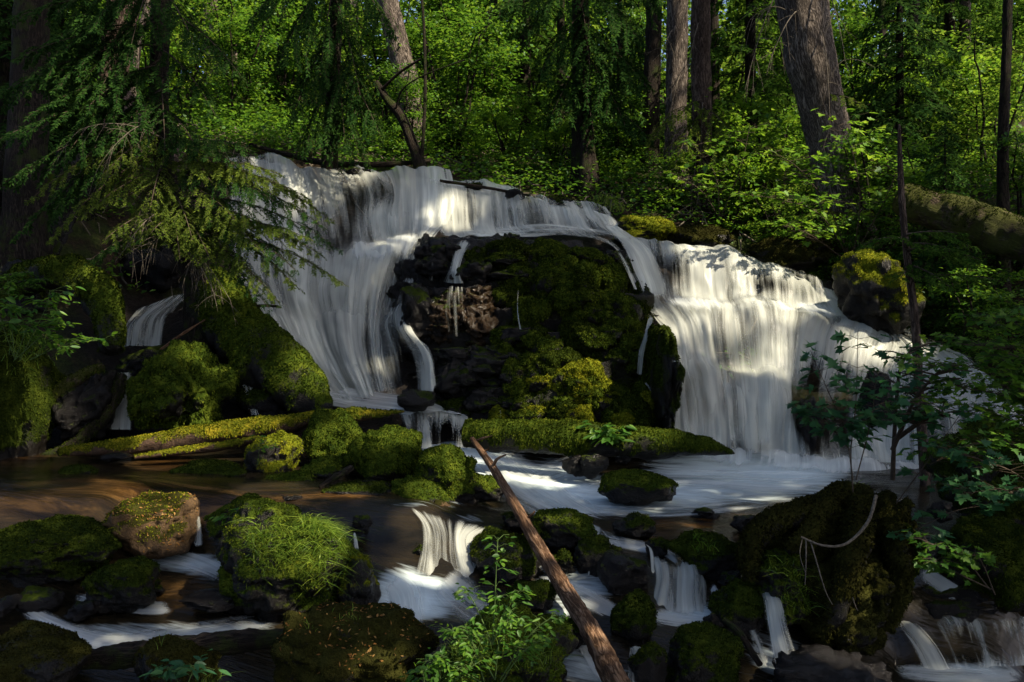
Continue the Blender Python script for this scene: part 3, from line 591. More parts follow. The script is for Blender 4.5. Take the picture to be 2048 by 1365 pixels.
# dry forest floor above the lip and on the banks, wet rock near the falls
pu, pv = PX(Q)
fx = np.concatenate([P(a[..., 0], a[..., 1], a[..., 2]).reshape(-1, 3)[::3] for _, a in FALLS])
dmin = np.full(X.size, 9.); qf = Q.reshape(-1, 3); sel = np.where((np.abs(qf[:, 0]) < 10) & (qf[:, 1] > 4) & (qf[:, 1] < 21))[0]
for a in range(0, len(sel), 4000):
    k = sel[a:a+4000]; dmin[k] = np.sqrt(((qf[k][:, None]-fx[None])**2).sum(-1)).min(1)
dry = sstep(.35, 1.1, dmin)*np.where((qf[:, 1] < 12.5) & (np.abs(qf[:, 0]) < 6.5), .3, 1)
mb = MB(); mb.add(Q, grid_faces(*X.shape))
o = mb.build('ground', M['ground'], attrs={'dry': dry})
tag(o, 'forest floor and dark wet rock that carries the stream and falls', 'ground', kind='structure')
def zgr(x, y): return zg(x, y)
# ---------------------------------------------------------------- rocks
def blob_mesh(box, d, depth=1.0, seed=0, sub=5, pw=.85, am=(.20, .10, .035), sink=.16, ledge=0., tilt=0.):
    """a weathered boulder filling the picture box (u0, v0, u1, v1) at distance d; depth = thickness front to back over width"""
    u0, v0, u1, v1 = box; v1 = v1+(v1-v0)*sink
    V, F = ico(sub); V = np.sign(V)*np.abs(V)**pw; V = V/np.max(np.abs(V), axis=0)
    rq = np.random.default_rng(seed+5)
    for _q in range(9):
        nq = nrm(rq.normal(0, 1, 3)); cq = rq.uniform(.62, .92); V = V-nq*(np.maximum(0, V@nq-cq)*.8)[:, None]
    so = np.array([seed*3.71, seed*1.37, seed*2.11])
    n = am[0]*fbm(V+so, 1.1, 3, seed)+am[1]*fbm(V+so, 2.7, 3, seed+1)
    V = V*(1+n[:, None]*1.6)
    w = (u1-u0)/F0*d; h = (v1-v0)/F0*d
    S = np.array([w/2, max(w, h)*.5*depth*(.9 if w > h*1.6 else 1), h/2]); c = P((u0+u1)/2, (v0+v1)/2, d)
    if tilt:
        ct, st = math.cos(tilt), math.sin(tilt); V = np.stack([V[:, 0]*ct-V[:, 2]*st, V[:, 1], V[:, 0]*st+V[:, 2]*ct], -1)
    A = V*S+c
    N = vnormals(A, F)
    bl = .5-np.abs(fbm(A, 5.5/max(min(w, h, 1.2), .35)**.6, 4, seed+3))*2.2
    A = A+N*(am[2]*min(w, h, .9)*2*(.6*fbm(A, 4.5, 5, seed+4)+.8*bl)[:, None])
    if ledge:
        t = A[:, 2]*ledge[1]+.35*fbm(A, 2, 2, seed+5); fr = t-np.floor(t)
        A = A+nrm(N*np.array([1, 1, 0])+1e-6)*(ledge[0]*(fr-.5))[:, None]
    for _ in range(3):
        uu, vv = PX(A)
        a0, a1, b0, b1 = np.percentile(uu, .15), np.percentile(uu, 99.85), np.percentile(vv, .15), np.percentile(vv, 99.85)
        A[:, 0] = c[0]+(A[:, 0]-c[0])*(u1-u0)/(a1-a0); A[:, 2] = c[2]+(A[:, 2]-c[2])*(v1-v0)/(b1-b0)
        uu, vv = PX(A); A[:, 0] += ((u0+u1)/2-(np.percentile(uu, .15)+np.percentile(uu, 99.85))/2)*d/F0
        A[:, 2] -= ((v0+v1)/2-(np.percentile(vv, .15)+np.percentile(vv, 99.85))/2)*d/F0
    return A, F
def moss_mask(A, F, seed, amount, zwater=None):
    N = vnormals(A, F)
    m = .5+(N[:, 2]-.25)*.45+.75*fbm(A, 2.6, 5, seed+20, .6)+(amount-.5)
    if zwater is not None: m = m-.9*(1-sstep(.02, .16, A[:, 2]-zwater))
    return np.clip(m, 0, 1), N
ROCKV = []; PILL = []
def collect(A):
    if 'OV' in globals(): OV.append(A)
def rock(name, box, d, label, mat='green', amount=.6, cat='rock', parent=None, seed=None, group=None, fr=1.0, L=.03, water=True, moss=True, rockmat=None, **k):
    seed = seed if seed is not None else int(abs(box[0]*7+box[1]*3)) % 997
    A, F = blob_mesh(box, d, seed=seed, **k)
    zwat = (CV-box[3])/F0*d if water else None
    m, N = moss_mask(A, F, seed, amount, zwat)
    if parent is not None or (label and 'pillar' in label): PILL.append(A); collect(A)
    if d < 12: ROCKV.append((A[N[:, 1] < .35], N[N[:, 1] < .35]))
    if parent is None:
        root = empty(name, P((box[0]+box[2])/2, box[3], d), label, cat, group); body = 'stone'
    else: root = parent; body = name
    o = MB().add(A, F).build(body, M[rockmat or 'rock_'+mat], root if parent is None else parent, attrs={'moss': m})
    if moss and amount > .3:
        ff = fronds(A, F, m, 9000*fr*(7.5/d)**1.7, L*.62*(d/7.5)**.8, np.random.default_rng(seed))
        if ff:
            vis = PX(ff[0]); ok = ((vis[0] > -80) & (vis[0] < 2130) & (vis[1] < 1440) & (ff[0][:, 1] > 2)).reshape(-1, 4).all(1)
            if ok.sum() > 160:
                mo = MB().add(ff[0].reshape(-1, 4, 3)[ok].reshape(-1, 3), np.arange(ok.sum()*4).reshape(-1, 4)).build('moss', M['moss_'+mat], root if parent is None else o, smooth=False)
    return root if parent is None else o
B = 'boulder'; M['deadleaf'] = leaf_mat('dead_leaves', ((.10,.045,.015), (.20,.10,.03), (.30,.19,.07)), .2, 0)
RK = [
 # name, box, d, label, mat, amount, opts
 (B, (436,998,712,1222), 7.1, 'large mossy boulder draped with long bright grass in the middle foreground', 'green', .62, dict(depth=.9, sub=6, fr=1.3)),
 (B, (545,1205,870,1420), 5.9, 'broad brown moss-covered boulder at the bottom edge left of the leafy plants', 'brown', .75, dict(depth=.9, sub=6, sink=0, fr=1.4, L=.022)),
 (B, (-110,1245,185,1440), 5.7, 'dark boulder filling the bottom left corner', 'brown', .45, dict(sink=0, fr=.7)),
 (B, (268,1272,440,1420), 5.75, 'rounded brown mossy rock in front of the dark sunken log', 'brown', .6, dict(sink=0)),
 (B, (-70,1032,237,1160), 7.5, 'wide dark mossy boulder at the left edge above the lower channel', 'dark', .75, dict(sub=6)),
 (B, (165,1115,318,1212), 6.95, 'rounded black-green boulder below the wide boulder at the left edge', 'dark', .65, {}),
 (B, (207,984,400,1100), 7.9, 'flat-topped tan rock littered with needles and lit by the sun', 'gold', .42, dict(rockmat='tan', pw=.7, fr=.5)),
 (B, (410,988,538,1088), 7.85, 'pale green rounded rock right of the sunlit tan rock', 'green', .5, {}),
 (B, (118,930,202,966), 9.3, 'small low mossy rock alone in the amber pool', 'dark', .6, {}),
 (B, (340,920,492,968), 9.6, 'long flat mossy rock beneath the sunlit mossy log', 'dark', .65, {}),
 (B, (484,862,606,972), 9.8, 'rounded moss-grown boulder with a small seedling at the right end of the sunlit log', 'gold', .62, {}),
 (B, (606,818,740,930), 10.4, 'tall moss-covered boulder just below the left waterfall', 'green', .85, dict(fr=1.4)),
 (B, (688,852,842,962), 9.8, 'moss-covered boulder in the heap left of the little cascade', 'green', .9, dict(fr=1.4)),
 (B, (828,890,958,1008), 9.3, 'dark-topped mossy boulder at the head of the white channel', 'green', .6, dict(fr=1.2)),
 (B, (522,942,640,982), 9.3, 'flat olive-green rock at the foot of the moss heap', 'green', .7, {}),
 (B, (596,910,700,962), 9.6, 'small round olive rock in the gap of the moss heap', 'green', .7, {}),
 (B, (640,960,790,1000), 9.0, 'low dark rock at the waterline under the moss heap', 'wet', .35, dict(rockmat='wet', mat_='dark')),
 (B, (782,952,905,1016), 9.0, 'mossy rock above the fan-shaped cascade', 'green', .75, {}),
 (B, (905,948,1012,1000), 9.3, 'low mossy rock touching the upper part of the slanting stick', 'green', .7, {}),
 (B, (860,1000,905,1035), 8.7, 'small bare ochre rock beside the fan-shaped cascade', 'dark', .3, dict(rockmat='tan')),
 (B, (1058,1018,1192,1092), 8.2, 'mossy boulder right of the middle of the slanting stick', 'green', .55, {}),
 (B, (940,1055,1082,1165), 7.8, 'dark wet boulder behind the leafy plant left of the slanting stick', 'dark', .4, {}),
 (B, (1012,1160,1112,1222), 7.05, 'small mossy rock left of the slanting stick above the leafy plant', 'dark', .65, {}),
 (B, (1148,1072,1246,1158), 7.75, 'dark green rock behind the wet black boulder', 'dark', .5, {}),
 (B, (1192,1100,1300,1186), 7.3, 'wet black boulder streaked with white water', 'dark', .25, dict(rockmat='wet')),
 (B, (1198,940,1356,1002), 9.6, 'oblong mossy boulder standing alone in the foamy pool', 'green', .6, dict(am=(.14,.07,.03))),
 (B, (1124,910,1172,948), 10.8, 'small black wet rock under the mossy middle log', 'dark', .1, dict(rockmat='wet')),
 (B, (1160,908,1218,952), 10.7, 'black round rock washed by foam under the mossy middle log', 'dark', .1, dict(rockmat='wet')),
 (B, (1225,1026,1312,1072), 8.4, 'low dark rock in the shallow amber water right of the stick', 'dark', .5, {}),
 (B, (1332,1060,1498,1150), 7.7, 'broad mossy boulder with grass sprigs near the stump', 'dark', .75, dict(am=(.16,.08,.03))),
 (B, (1418,1160,1542,1262), 6.85, 'dark wedge-shaped boulder right of the low curtain cascade', 'dark', .5, {}),
 (B, (1222,1180,1312,1285), 6.7, 'upright mossy rock left of the low curtain cascade', 'dark', .65, {}),
 (B, (1320,1245,1485,1400), 6.1, 'black mossy boulder under the low curtain cascade', 'dark', .6, dict(sink=0)),
 (B, (1255,1285,1335,1390), 6.0, 'small dark rock at the bottom edge right of the stick', 'dark', .4, dict(sink=0, rockmat='wet')),
 (B, (676,1108,762,1210), 6.95, 'narrow mossy rock leaning on the grassy boulder', 'gold', .5, {}),
 (B, (794,778,872,818), 12.5, 'dark wedge of rock at the foot of the left waterfall', 'dark', .25, dict(rockmat='wet')),
 (B, (690,334,742,356), 17.45, 'dark stone on the brink above the left part of the falls', 'dark', .3, dict(rockmat='wet', water=False)),
 (B, (925,366,970,384), 17.3, 'dark stone splitting the water on the brink near the pole', 'dark', .4, dict(rockmat='wet', water=False)),
 (B, (1010,378,1050,402), 17.0, 'small dark stone on the brink of the upper fall', 'dark', .4, dict(rockmat='wet', water=False)),
 (B, (1095,392,1150,414), 17.0, 'flat dark stone on the brink near the end of the upper fall', 'dark', .4, dict(rockmat='wet', water=False)),
 (B, (1445,500,1500,524), 15.5, 'dark stone on the lip of the right-hand fall', 'dark', .4, dict(rockmat='wet', water=False)),
 (B, (1630,560,1672,590), 15.2, 'round dark stone at the end of the sunlit ledge', 'dark', .3, dict(rockmat='wet', water=False)),
 (B, (1590,790,1640,910), 12.25, 'dark rock rib showing through the lower right-hand fall', 'dark', .1, dict(rockmat='wet', water=False, depth=.6)),
 (B, (1715,740,1790,850), 12.6, 'black rock knob behind the maple sapling in the right-hand fall', 'dark', .2, dict(rockmat='wet', water=False, depth=.7)),
 (B, (1768,1165,2090,1262), 7.2, 'long wet black ledge behind the shaded low cascade in the bottom right corner', 'dark', .1, dict(rockmat='wet', depth=.45, am=(.2,.16,.07))),
 (B, (820, 1085, 850, 1130), 7.95, 'black stone splitting the two strands of the low cascade', 'dark', 0.51, dict(rockmat='wet', am=(.24,.16,.07))),
 (B, (735, 1000, 800, 1024), 8.6, 'flat wet stone at the head of the low cascade', 'dark', 0.42, dict(rockmat='wet', am=(.24,.16,.07))),
 (B, (1005, 1020, 1062, 1060), 8.5, 'small dark stone tucked under the slanting stick', 'dark', 0.33, dict(rockmat='wet', am=(.24,.16,.07))),
 (B, (1095, 1100, 1150, 1150), 7.6, 'dark stone just right of the slanting stick in the foam', 'dark', 0.54, dict(rockmat='wet', am=(.24,.16,.07))),
 (B, (1290, 1075, 1340, 1118), 7.9, 'small stone at the head of the low curtain cascade', 'dark', 0.45, dict(rockmat='wet', am=(.24,.16,.07))),
 (B, (1436, 1140, 1495, 1185), 7.25, 'wet stone right of the top of the low curtain cascade', 'dark', 0.36, dict(rockmat='wet', am=(.24,.16,.07))),
 (B, (1120, 1235, 1190, 1290), 6.5, 'dark stone in the silky run right of the slanting stick', 'dark', 0.57, dict(rockmat='wet', am=(.24,.16,.07))),
 (B, (1405, 1225, 1450, 1262), 6.7, 'little black stone at the foot of the low curtain cascade', 'dark', 0.48, dict(rockmat='wet', am=(.24,.16,.07))),
 (B, (985, 1120, 1045, 1165), 7.5, 'dark stone below the middle of the slanting stick', 'dark', 0.39, dict(rockmat='wet', am=(.24,.16,.07))),
 (B, (760, 1235, 830, 1268), 6.5, 'half sunk stone in the foam below the grassy boulder', 'dark', 0.30, dict(rockmat='wet', am=(.24,.16,.07))),
 (B, (250, 1160, 330, 1196), 7.25, 'wet stone at the waterline beneath the rounded black-green boulder', 'dark', 0.51, dict(rockmat='wet', am=(.24,.16,.07))),
 (B, (405, 1195, 470, 1222), 6.75, 'flat wet stone in the lower left channel nearest the grassy boulder', 'dark', 0.42, dict(rockmat='wet', am=(.24,.16,.07))),
 (B, (130, 1200, 205, 1238), 6.75, 'small dark stone splitting the lower left channel', 'dark', 0.33, dict(rockmat='wet', am=(.24,.16,.07))),
 (B, (1230, 905, 1262, 926), 11.0, 'small foam-washed stone under the tip of the middle log', 'dark', 0.54, dict(rockmat='wet', am=(.24,.16,.07))),
 (B, (1380, 1015, 1440, 1040), 9.0, 'barely emerged stone at the near edge of the pool', 'dark', 0.45, dict(rockmat='wet', am=(.24,.16,.07))),
 (B, (1460, 1030, 1510, 1062), 8.5, 'dark stone against the left flank of the stump', 'dark', 0.36, dict(rockmat='wet', am=(.24,.16,.07))),
 (B, (1480, 1195, 1530, 1250), 6.75, 'mossy stone wedged between the dark boulder and the stump', 'dark', 0.57, dict(rockmat='wet', am=(.24,.16,.07))),
 (B, (560, 985, 620, 1003), 8.7, 'flat stone in the riffle below the moss heap', 'dark', 0.48, dict(rockmat='wet', am=(.24,.16,.07))),
 (B, (700, 1030, 745, 1066), 7.9, 'dark wet stone behind the grassy boulder beside the low cascade', 'dark', 0.39, dict(rockmat='wet', am=(.24,.16,.07))),
 (B, (430, 1086, 480, 1120), 7.5, 'small stone left of the grassy boulder', 'dark', 0.30, dict(rockmat='wet', am=(.24,.16,.07))),
 (B, (0, 1000, 80, 1022), 8.4, 'low dark stone at the left edge of the amber pool', 'dark', 0.51, dict(rockmat='wet', am=(.24,.16,.07))),
 (B, (200, 905, 260, 922), 10.0, 'dark wet stone under the left end of the golden log', 'dark', 0.42, dict(rockmat='wet', am=(.24,.16,.07))),
 (B, (1850, 1000, 1905, 1040), 8.0, 'dark stone between the stump and the right bank', 'dark', 0.33, dict(rockmat='wet', am=(.24,.16,.07))),
 (B, (358,1178,480,1216), 6.9, 'wet brown rock awash in the lower left channel', 'dark', .15, dict(rockmat='wet')),
 (B, (30,1172,130,1225), 6.95, 'small wet rock splashed by the lower left channel', 'dark', .2, dict(rockmat='wet')),
 (B, (-30,1188,46,1232), 6.7, 'dark stone at the left edge of the lower channel', 'dark', .2, dict(rockmat='wet')),
 (B, (866,1200,1150,1430), 5.7, 'steep mossy boulder carrying the leafy plants at the bottom', 'green', .6, dict(sink=0, sub=6)),
 (B, (1545,1290,1800,1440), 5.9, 'low black slab at the bottom below the stump', 'dark', -.35, dict(sink=0, rockmat='wet', am=(.22,.16,.07))),
 (B, (1850,840,2120,1040), 8.6, 'big mossy boulder behind the maple branches at the right edge', 'dark', .8, dict(sub=6)),
 (B, (1865,1030,2130,1215), 7.4, 'sloping mossy slab in shade at the right edge', 'dark', .6, dict(tilt=-.35)),
 (B, (1284,650,1366,868), 12.5, 'dark mossy pillar of rock at the left edge of the right-hand fall', 'dark', .6, dict(depth=1.4, sink=.05, am=(.22,.14,.05))),
 (B, (1666,500,1850,650), 13.9, 'big golden mossy rock on the bank beside the right-hand fall', 'gold', .42, dict(water=False, am=(.22,.14,.05))),
 (B, (1228,432,1352,482), 16.3, 'low bright mossy ledge on the bank above the upper fall', 'gold', .75, dict(water=False)),
 (B, (1330,450,1470,510), 16.5, 'brown mossy hummock on the bank behind the right-hand fall', 'brown', .65, dict(water=False)),
 (B, (1480,470,1680,545), 16.1, 'long mossy shelf along the top of the right-hand fall', 'brown', .7, dict(water=False)),
 (B, (1700,560,1850,660), 14.6, 'dark mossy bank rock beside the thin sapling trunk', 'dark', .7, dict(water=False)),
 (B, (1280,380,1370,425), 18.5, 'grey-green stone on the forest floor behind the moss ledge', 'dark', .4, dict(water=False)),
 (B, (256,684,474,868), 11.7, 'big rounded mossy boulder above the sunlit log', 'green', .95, dict(depth=.9, sub=6, fr=1.7, L=.036, pw=.7, sink=.05, am=(.24,.2,.08))),
 (B, (-60,650,130,905), 11.0, 'tall shaded mossy bank boulder at the left edge', 'dark', .85, dict(sub=6, fr=1.2)),
 (B, (105,742,245,878), 11.7, 'wet speckled rock behind the mossy branches at left', 'wet', .3, dict(rockmat='wet', mat_='dark', am=(.25,.18,.06))),
 (B, (-40,520,120,640), 13.6, 'dark ledge of the shaded left bank', 'dark', .5, dict(water=False)),
 (B, (60,300,260,640), 15.6, 'tall black rock face in deep shade at left', 'dark', .3, dict(water=False, rockmat='wet', am=(.2,.16,.06), sub=6)),
 (B, (-140,280,80,640), 15.0, 'shaded cliff block at the far left edge', 'dark', .3, dict(water=False, rockmat='wet', am=(.2,.16,.06), sub=6)),
 (B, (240,470,420,600), 15.6, 'black wet rock above the small side waterfall', 'dark', .35, dict(water=False, rockmat='wet', am=(.2,.16,.06))),
 (B, (370,585,470,690), 14.0, 'glistening black rock right of the small side waterfall', 'dark', .2, dict(water=False, rockmat='wet', am=(.2,.16,.06))),
 (B, (230,690,420,760), 12.8, 'flat dark ledge below the small side waterfall', 'dark', .3, dict(water=False, rockmat='wet')),
 (B, (470,740,640,850), 12.6, 'dark speckled rock under the leaning mossy log', 'wet', .35, dict(rockmat='wet', mat_='dark', water=False)),
]
for (nm, box, d, lab, mat, am_, op) in RK:
    op = dict(op); mat = op.pop('mat_', mat); rock(nm, box, d, lab, mat, am_, **op)

# needles and dead leaves lying on two of the boulders
for lab, sd, n in (('flat-topped tan rock littered with needles and lit by the sun', 1, 320), ('broad brown moss-covered boulder at the bottom edge left of the leafy plants', 2, 260)):
    r_ = [x for x in COL.objects if x.get('label') == lab][0]; bx = [q for q in RK if q[3] == lab][0]; k = RK.index(bx); A, N = ROCKV[[q[3] for q in RK if q[2] < 12].index(lab)]
    g_ = np.random.default_rng(sd); w = np.clip(N[:, 2], 0, 1)**1.5+1e-6; ix = g_.choice(len(A), n, p=w/w.sum()); ml = MB()
    dd = nrm(np.cross(N[ix], g_.normal(0, 1, (n, 3)))); leaves(ml, A[ix]+N[ix]*.012, dd, N[ix]+g_.normal(0, .3, (n, 3)), g_.uniform(.012, .04, n), g_.uniform(.004, .016, n), 'dia'); ml.build('needle_litter', M['deadleaf'], r_, smooth=False)['kind'] = 'stuff'
# ---------------------------------------------------------------- the mossy outcrop between the two falls
MO = empty('rock_outcrop', P(1080, 860, 12.6), 'large dark mossy rock outcrop parting the two waterfalls', 'rock outcrop')
rows = [
 [(850,482,16.0),(852,481,15.3),(905,480,15.0),(1000,482,14.9),(1120,486,14.9),(1205,504,15.1),(1215,508,16.2)],
 [(828,520,15.8),(828,520,14.9),(885,520,14.4),(1000,525,14.2),(1130,520,14.2),(1248,528,14.8),(1255,530,16)],
 [(795,610,15.4),(792,608,14.6),(870,585,13.9),(1000,590,13.7),(1150,590,13.7),(1282,592,14.2),(1292,592,15.4)],
 [(800,660,15.0),(800,655,14.3),(880,680,13.6),(1010,680,13.3),(1160,680,13.2),(1282,680,13.7),(1296,680,15)],
 [(850,760,14.6),(850,755,13.8),(905,760,13.2),(1020,760,12.9),(1170,750,12.7),(1305,760,13.2),(1318,760,14.4)],
 [(856,850,14.2),(858,845,13.5),(910,858,12.7),(1010,868,12.3),(1180,872,12.2),(1330,875,12.7),(1345,875,13.9)]]
C = catmull(catmull(np.array(rows, float), 220, 0), 240, 1); V = P(C[..., 0], C[..., 1], C[..., 2]).reshape(-1, 3); F = grid_faces(220, 240)
N = vnormals(V, F); N = N if N[:, 1].mean() < 0 else -N
V = V+N*(.22*fbm(V, 1.3, 3, 31)+.12*fbm(V, 3.5, 4, 32))[:, None]
t = V[:, 2]*2.4+.6*fbm(V, 1.3, 2, 35); V = V+N*(.30*((t-np.floor(t))-.5))[:, None]+N*(.03*fbm(V, 9, 3, 33))[:, None]
m, _ = moss_mask(V, F[:, ::-1] if N[:, 1].mean() < 0 else F, 40, .42)
u, v = PX(V); m = np.clip(.42+.5*fbm(V, 1.8, 4, 60)-.35*sstep(1030, 960, u), 0, 1)
o = MB().add(V, F).build('stone', M['rock_dark'], MO, attrs={'moss': m})
ff = fronds(V, F, m, 3600, .035, rng, maxn=90000, droop=1.0)
MB().add(*ff).build('moss', M['moss_dark'], MO, smooth=False)
CU_ = [ # cushions of moss on the outcrop: box, d, material, amount
 ((968,478,1062,562),14.3,'dark',.8),((1055,478,1142,556),14.3,'green',.75),((1140,498,1232,566),14.4,'green',.75),((910,496,988,572),14.2,'dark',.55),((1112,525,1200,640),13.75,'green',.95),((1188,530,1252,606),14.0,'green',.8),
 ((1045,565,1135,640),13.7,'dark',.8),((1195,590,1292,680),13.7,'dark',.8),((1020,640,1120,712),13.4,'dark',.8),((1105,640,1222,722),13.3,'dark',.85),((1180,690,1280,752),13.2,'green',.7),((1010,700,1140,762),13.1,'green',.8),
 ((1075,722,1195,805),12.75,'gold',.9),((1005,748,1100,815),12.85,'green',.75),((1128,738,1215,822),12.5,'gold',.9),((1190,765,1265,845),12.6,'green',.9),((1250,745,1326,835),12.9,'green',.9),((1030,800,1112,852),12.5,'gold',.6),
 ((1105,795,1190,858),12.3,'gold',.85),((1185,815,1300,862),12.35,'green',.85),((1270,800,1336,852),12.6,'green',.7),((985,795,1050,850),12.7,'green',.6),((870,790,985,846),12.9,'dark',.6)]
OV = [V]+PILL
for i, (bx, d, mt, a) in enumerate(CU_):
    rock('moss_cushion', bx, d+.05, None, mt, a, parent=MO, seed=300+i, water=False, sink=.12, depth=1.0, am=(.22,.14,.06), fr=2.2, L=.032, rockmat='rock_'+mt)
for i, (bx, d, mt, rm) in enumerate([((828,478,922,575),14.5,'dark','wet'),((895,515,985,600),14.1,'dark','wet'),((800,566,900,690),13.8,'dark','wet'),((846,578,932,684),13.55,'dark','amber'),((905,572,994,690),13.6,'dark','amber'),((862,690,1005,800),13.2,'dark','wet'),((782,590,845,640),14.3,'dark','wet'),((955,690,1050,770),13.25,'dark','wet'),((1200,500,1256,555),14.9,'dark','wet'),((935,474,1000,508),15.0,'dark','wet'),((1000,466,1040,492),15.3,'dark','wet'),((862,474,910,506),15.2,'dark','wet')]):
    rock('rock_knob', bx, d, None, mt, .22, parent=MO, seed=400+i, water=False, sink=.1, rockmat=rm, am=(.2,.24,.11) if rm == 'amber' else (.24,.17,.07), pw=.62 if rm == 'amber' else .8, depth=.55 if rm == 'amber' else 1, ledge=(.10, 5.) if rm == 'amber' else 0., fr=.8)
def surf(u, v, r=9.):
    a, b = PX(OVC); k = (np.abs(a-u) < r) & (np.abs(b-v) < r)
    return float(np.percentile(OVC[k, 1], 4)) if k.sum() > 3 else None
OVC = np.concatenate(OV); rc = np.random.default_rng(71)
for i in range(64):
    u, v = rc.uniform(1000, 1315), rc.uniform(505, 845)
    if u > 1225+.28*(v-485)*.9: continue
    d = surf(u, v, 14)
    if d is None: continue
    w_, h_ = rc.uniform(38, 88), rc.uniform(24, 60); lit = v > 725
    mt = 'gold' if lit and rc.random() < .35 else ('green' if rc.random() < .8 else 'dark')  # golden moss on the low cushions paints the sunlit patch into their colour
    rock('moss_cushion', (u-w_/2, v-h_/2, u+w_/2, v+h_/2), d+.10, None, mt, rc.uniform(.6, .95), parent=MO, seed=700+i, water=False, sink=.3, depth=.9, am=(.24,.15,.06), fr=2.0, L=.032, rockmat='rock_'+mt, sub=4)
for i in range(40):
    u, v = rc.uniform(835, 1040), rc.uniform(490, 830); d = surf(u, v, 14)
    if d is None or (850 < u < 1000 and 555 < v < 690) or u < (890 if v > 600 else 845): continue
    w_, h_ = rc.uniform(40, 95), rc.uniform(18, 46)
    rock('rock_knob', (u-w_/2, v-h_/2, u+w_/2, v+h_/2), d+.12, None, 'dark', .25, parent=MO, seed=800+i, water=False, sink=.2, depth=.9, am=(.2,.2,.09), rockmat='wet', sub=4, pw=.7)
OVC = np.concatenate(OV)
def hug(L):
    return [[(u, v, (surf(u, v) or d0)-.05)+tuple(x) for (u, v, d0, *x) in s] for s in L]
TR = [
 ([[(858,500,14.3),(856,530,14.05),(855,562,13.9)],[(872,498,14.3),(871,530,14.05),(868,562,13.9)]], 'short white strand on the dark top left knob of the outcrop', .0),
 ([[(902,476,14.6,.7),(898,508,14.2,.8),(888,540,14.0),(862,562,13.75,.6)],[(922,474,14.6),(910,508,14.2),(901,540,14.0),(890,566,13.7)],[(944,476,14.6),(926,508,14.2),(916,542,14.0),(920,568,13.7)],[(952,482,14.6,.4),(938,508,14.2,.4),(926,545,14.0),(948,568,13.7,.6)]], 'white strand widening over the left side of the outcrop', .02),
 ([[(960,490,14.4),(968,505,14.1),(980,527,13.95)],[(968,488,14.4),(976,505,14.1),(986,526,13.95)]], 'slim curved strand near the outcrop top', 0),
 ([[(846,560,13.5,.5),(846,600,13.2,.6),(850,650,13.1,.3)],[(868,562,13.5,.9),(862,600,13.15,.9),(866,660,13.05,.6)],[(885,564,13.5,.5),(882,600,13.15,.5),(884,655,13.05,.2)],[(908,566,13.5),(908,600,13.2,1.1),(914,676,13.05,.9)],[(928,566,13.5,.6),(928,600,13.2,.5),(930,660,13.05,.3)],[(946,550,13.9,.5),(942,600,13.2,.5),(940,660,13.05,.2)],[(970,535,13.9),(962,590,13.3,1.1),(958,680,13.05,.9)],[(984,540,13.9,.8),(980,590,13.3,.8),(978,660,13.1,.5)]], 'sunlit threads of water running down the ochre rock face', -.02),
 ([[(1034,570,13.4),(1032,620,13.2),(1036,660,13.0)],[(1042,570,13.4),(1040,620,13.2),(1046,660,13.0)]], 'faint thread down the shaded middle of the outcrop', -.12),
 ([[(995,820,12.2),(988,845,12.05)],[(1004,815,12.2),(1016,850,12.05)]], 'small bright spurt above the middle log', 0)]
for i, (L, lab, dn) in enumerate(TR):
    fall('trickle', hug(L), 'trickle', lab, 70 if len(L) > 5 else 24, 60, .015, .01, seed=70+i, edge=.45, top=.15, rec=False, cat='trickle', dens0=dn-.04, rs=2, lift=.2 if len(L) > 5 else .04)
for i, (L, lab) in enumerate([([[(1228,500,14.6),(1245,530,14.4),(1268,580,14.0)],[(1240,500,14.6),(1262,535,14.4),(1278,580,14.0)]], 'white strand sliding around the right shoulder of the outcrop'),
 ([[(1290,625,13.3),(1282,670,13.0),(1270,700,12.8),(1268,748,12.6)],[(1305,625,13.3),(1292,668,13.0),(1284,705,12.8),(1280,752,12.6)],[(1316,640,13.3),(1304,668,13.0),(1296,705,12.8),(1286,750,12.6)]], 'stepped white trickle between the outcrop and the mossy pillar'),
 ([[(1280,760,12.6),(1300,785,12.4),(1322,822,12.2),(1335,868,12.0)],[(1290,756,12.6),(1312,785,12.4),(1332,822,12.2),(1350,868,12.0)]], 'white trickle running down beside the right-hand fall'),
 ([[(1335,690,13.1),(1340,705,13.0),(1338,725,12.9)],[(1365,688,13.1),(1366,705,13.0),(1368,725,12.9)]], 'small step of foam at the edge of the right-hand fall')]):
    fall('trickle', hug(L), 'trickle', lab, 24, 50, .02, .01, seed=90+i, edge=.4, top=.12, rec=False, cat='trickle', dens0=.06, rs=2, lift=.05)

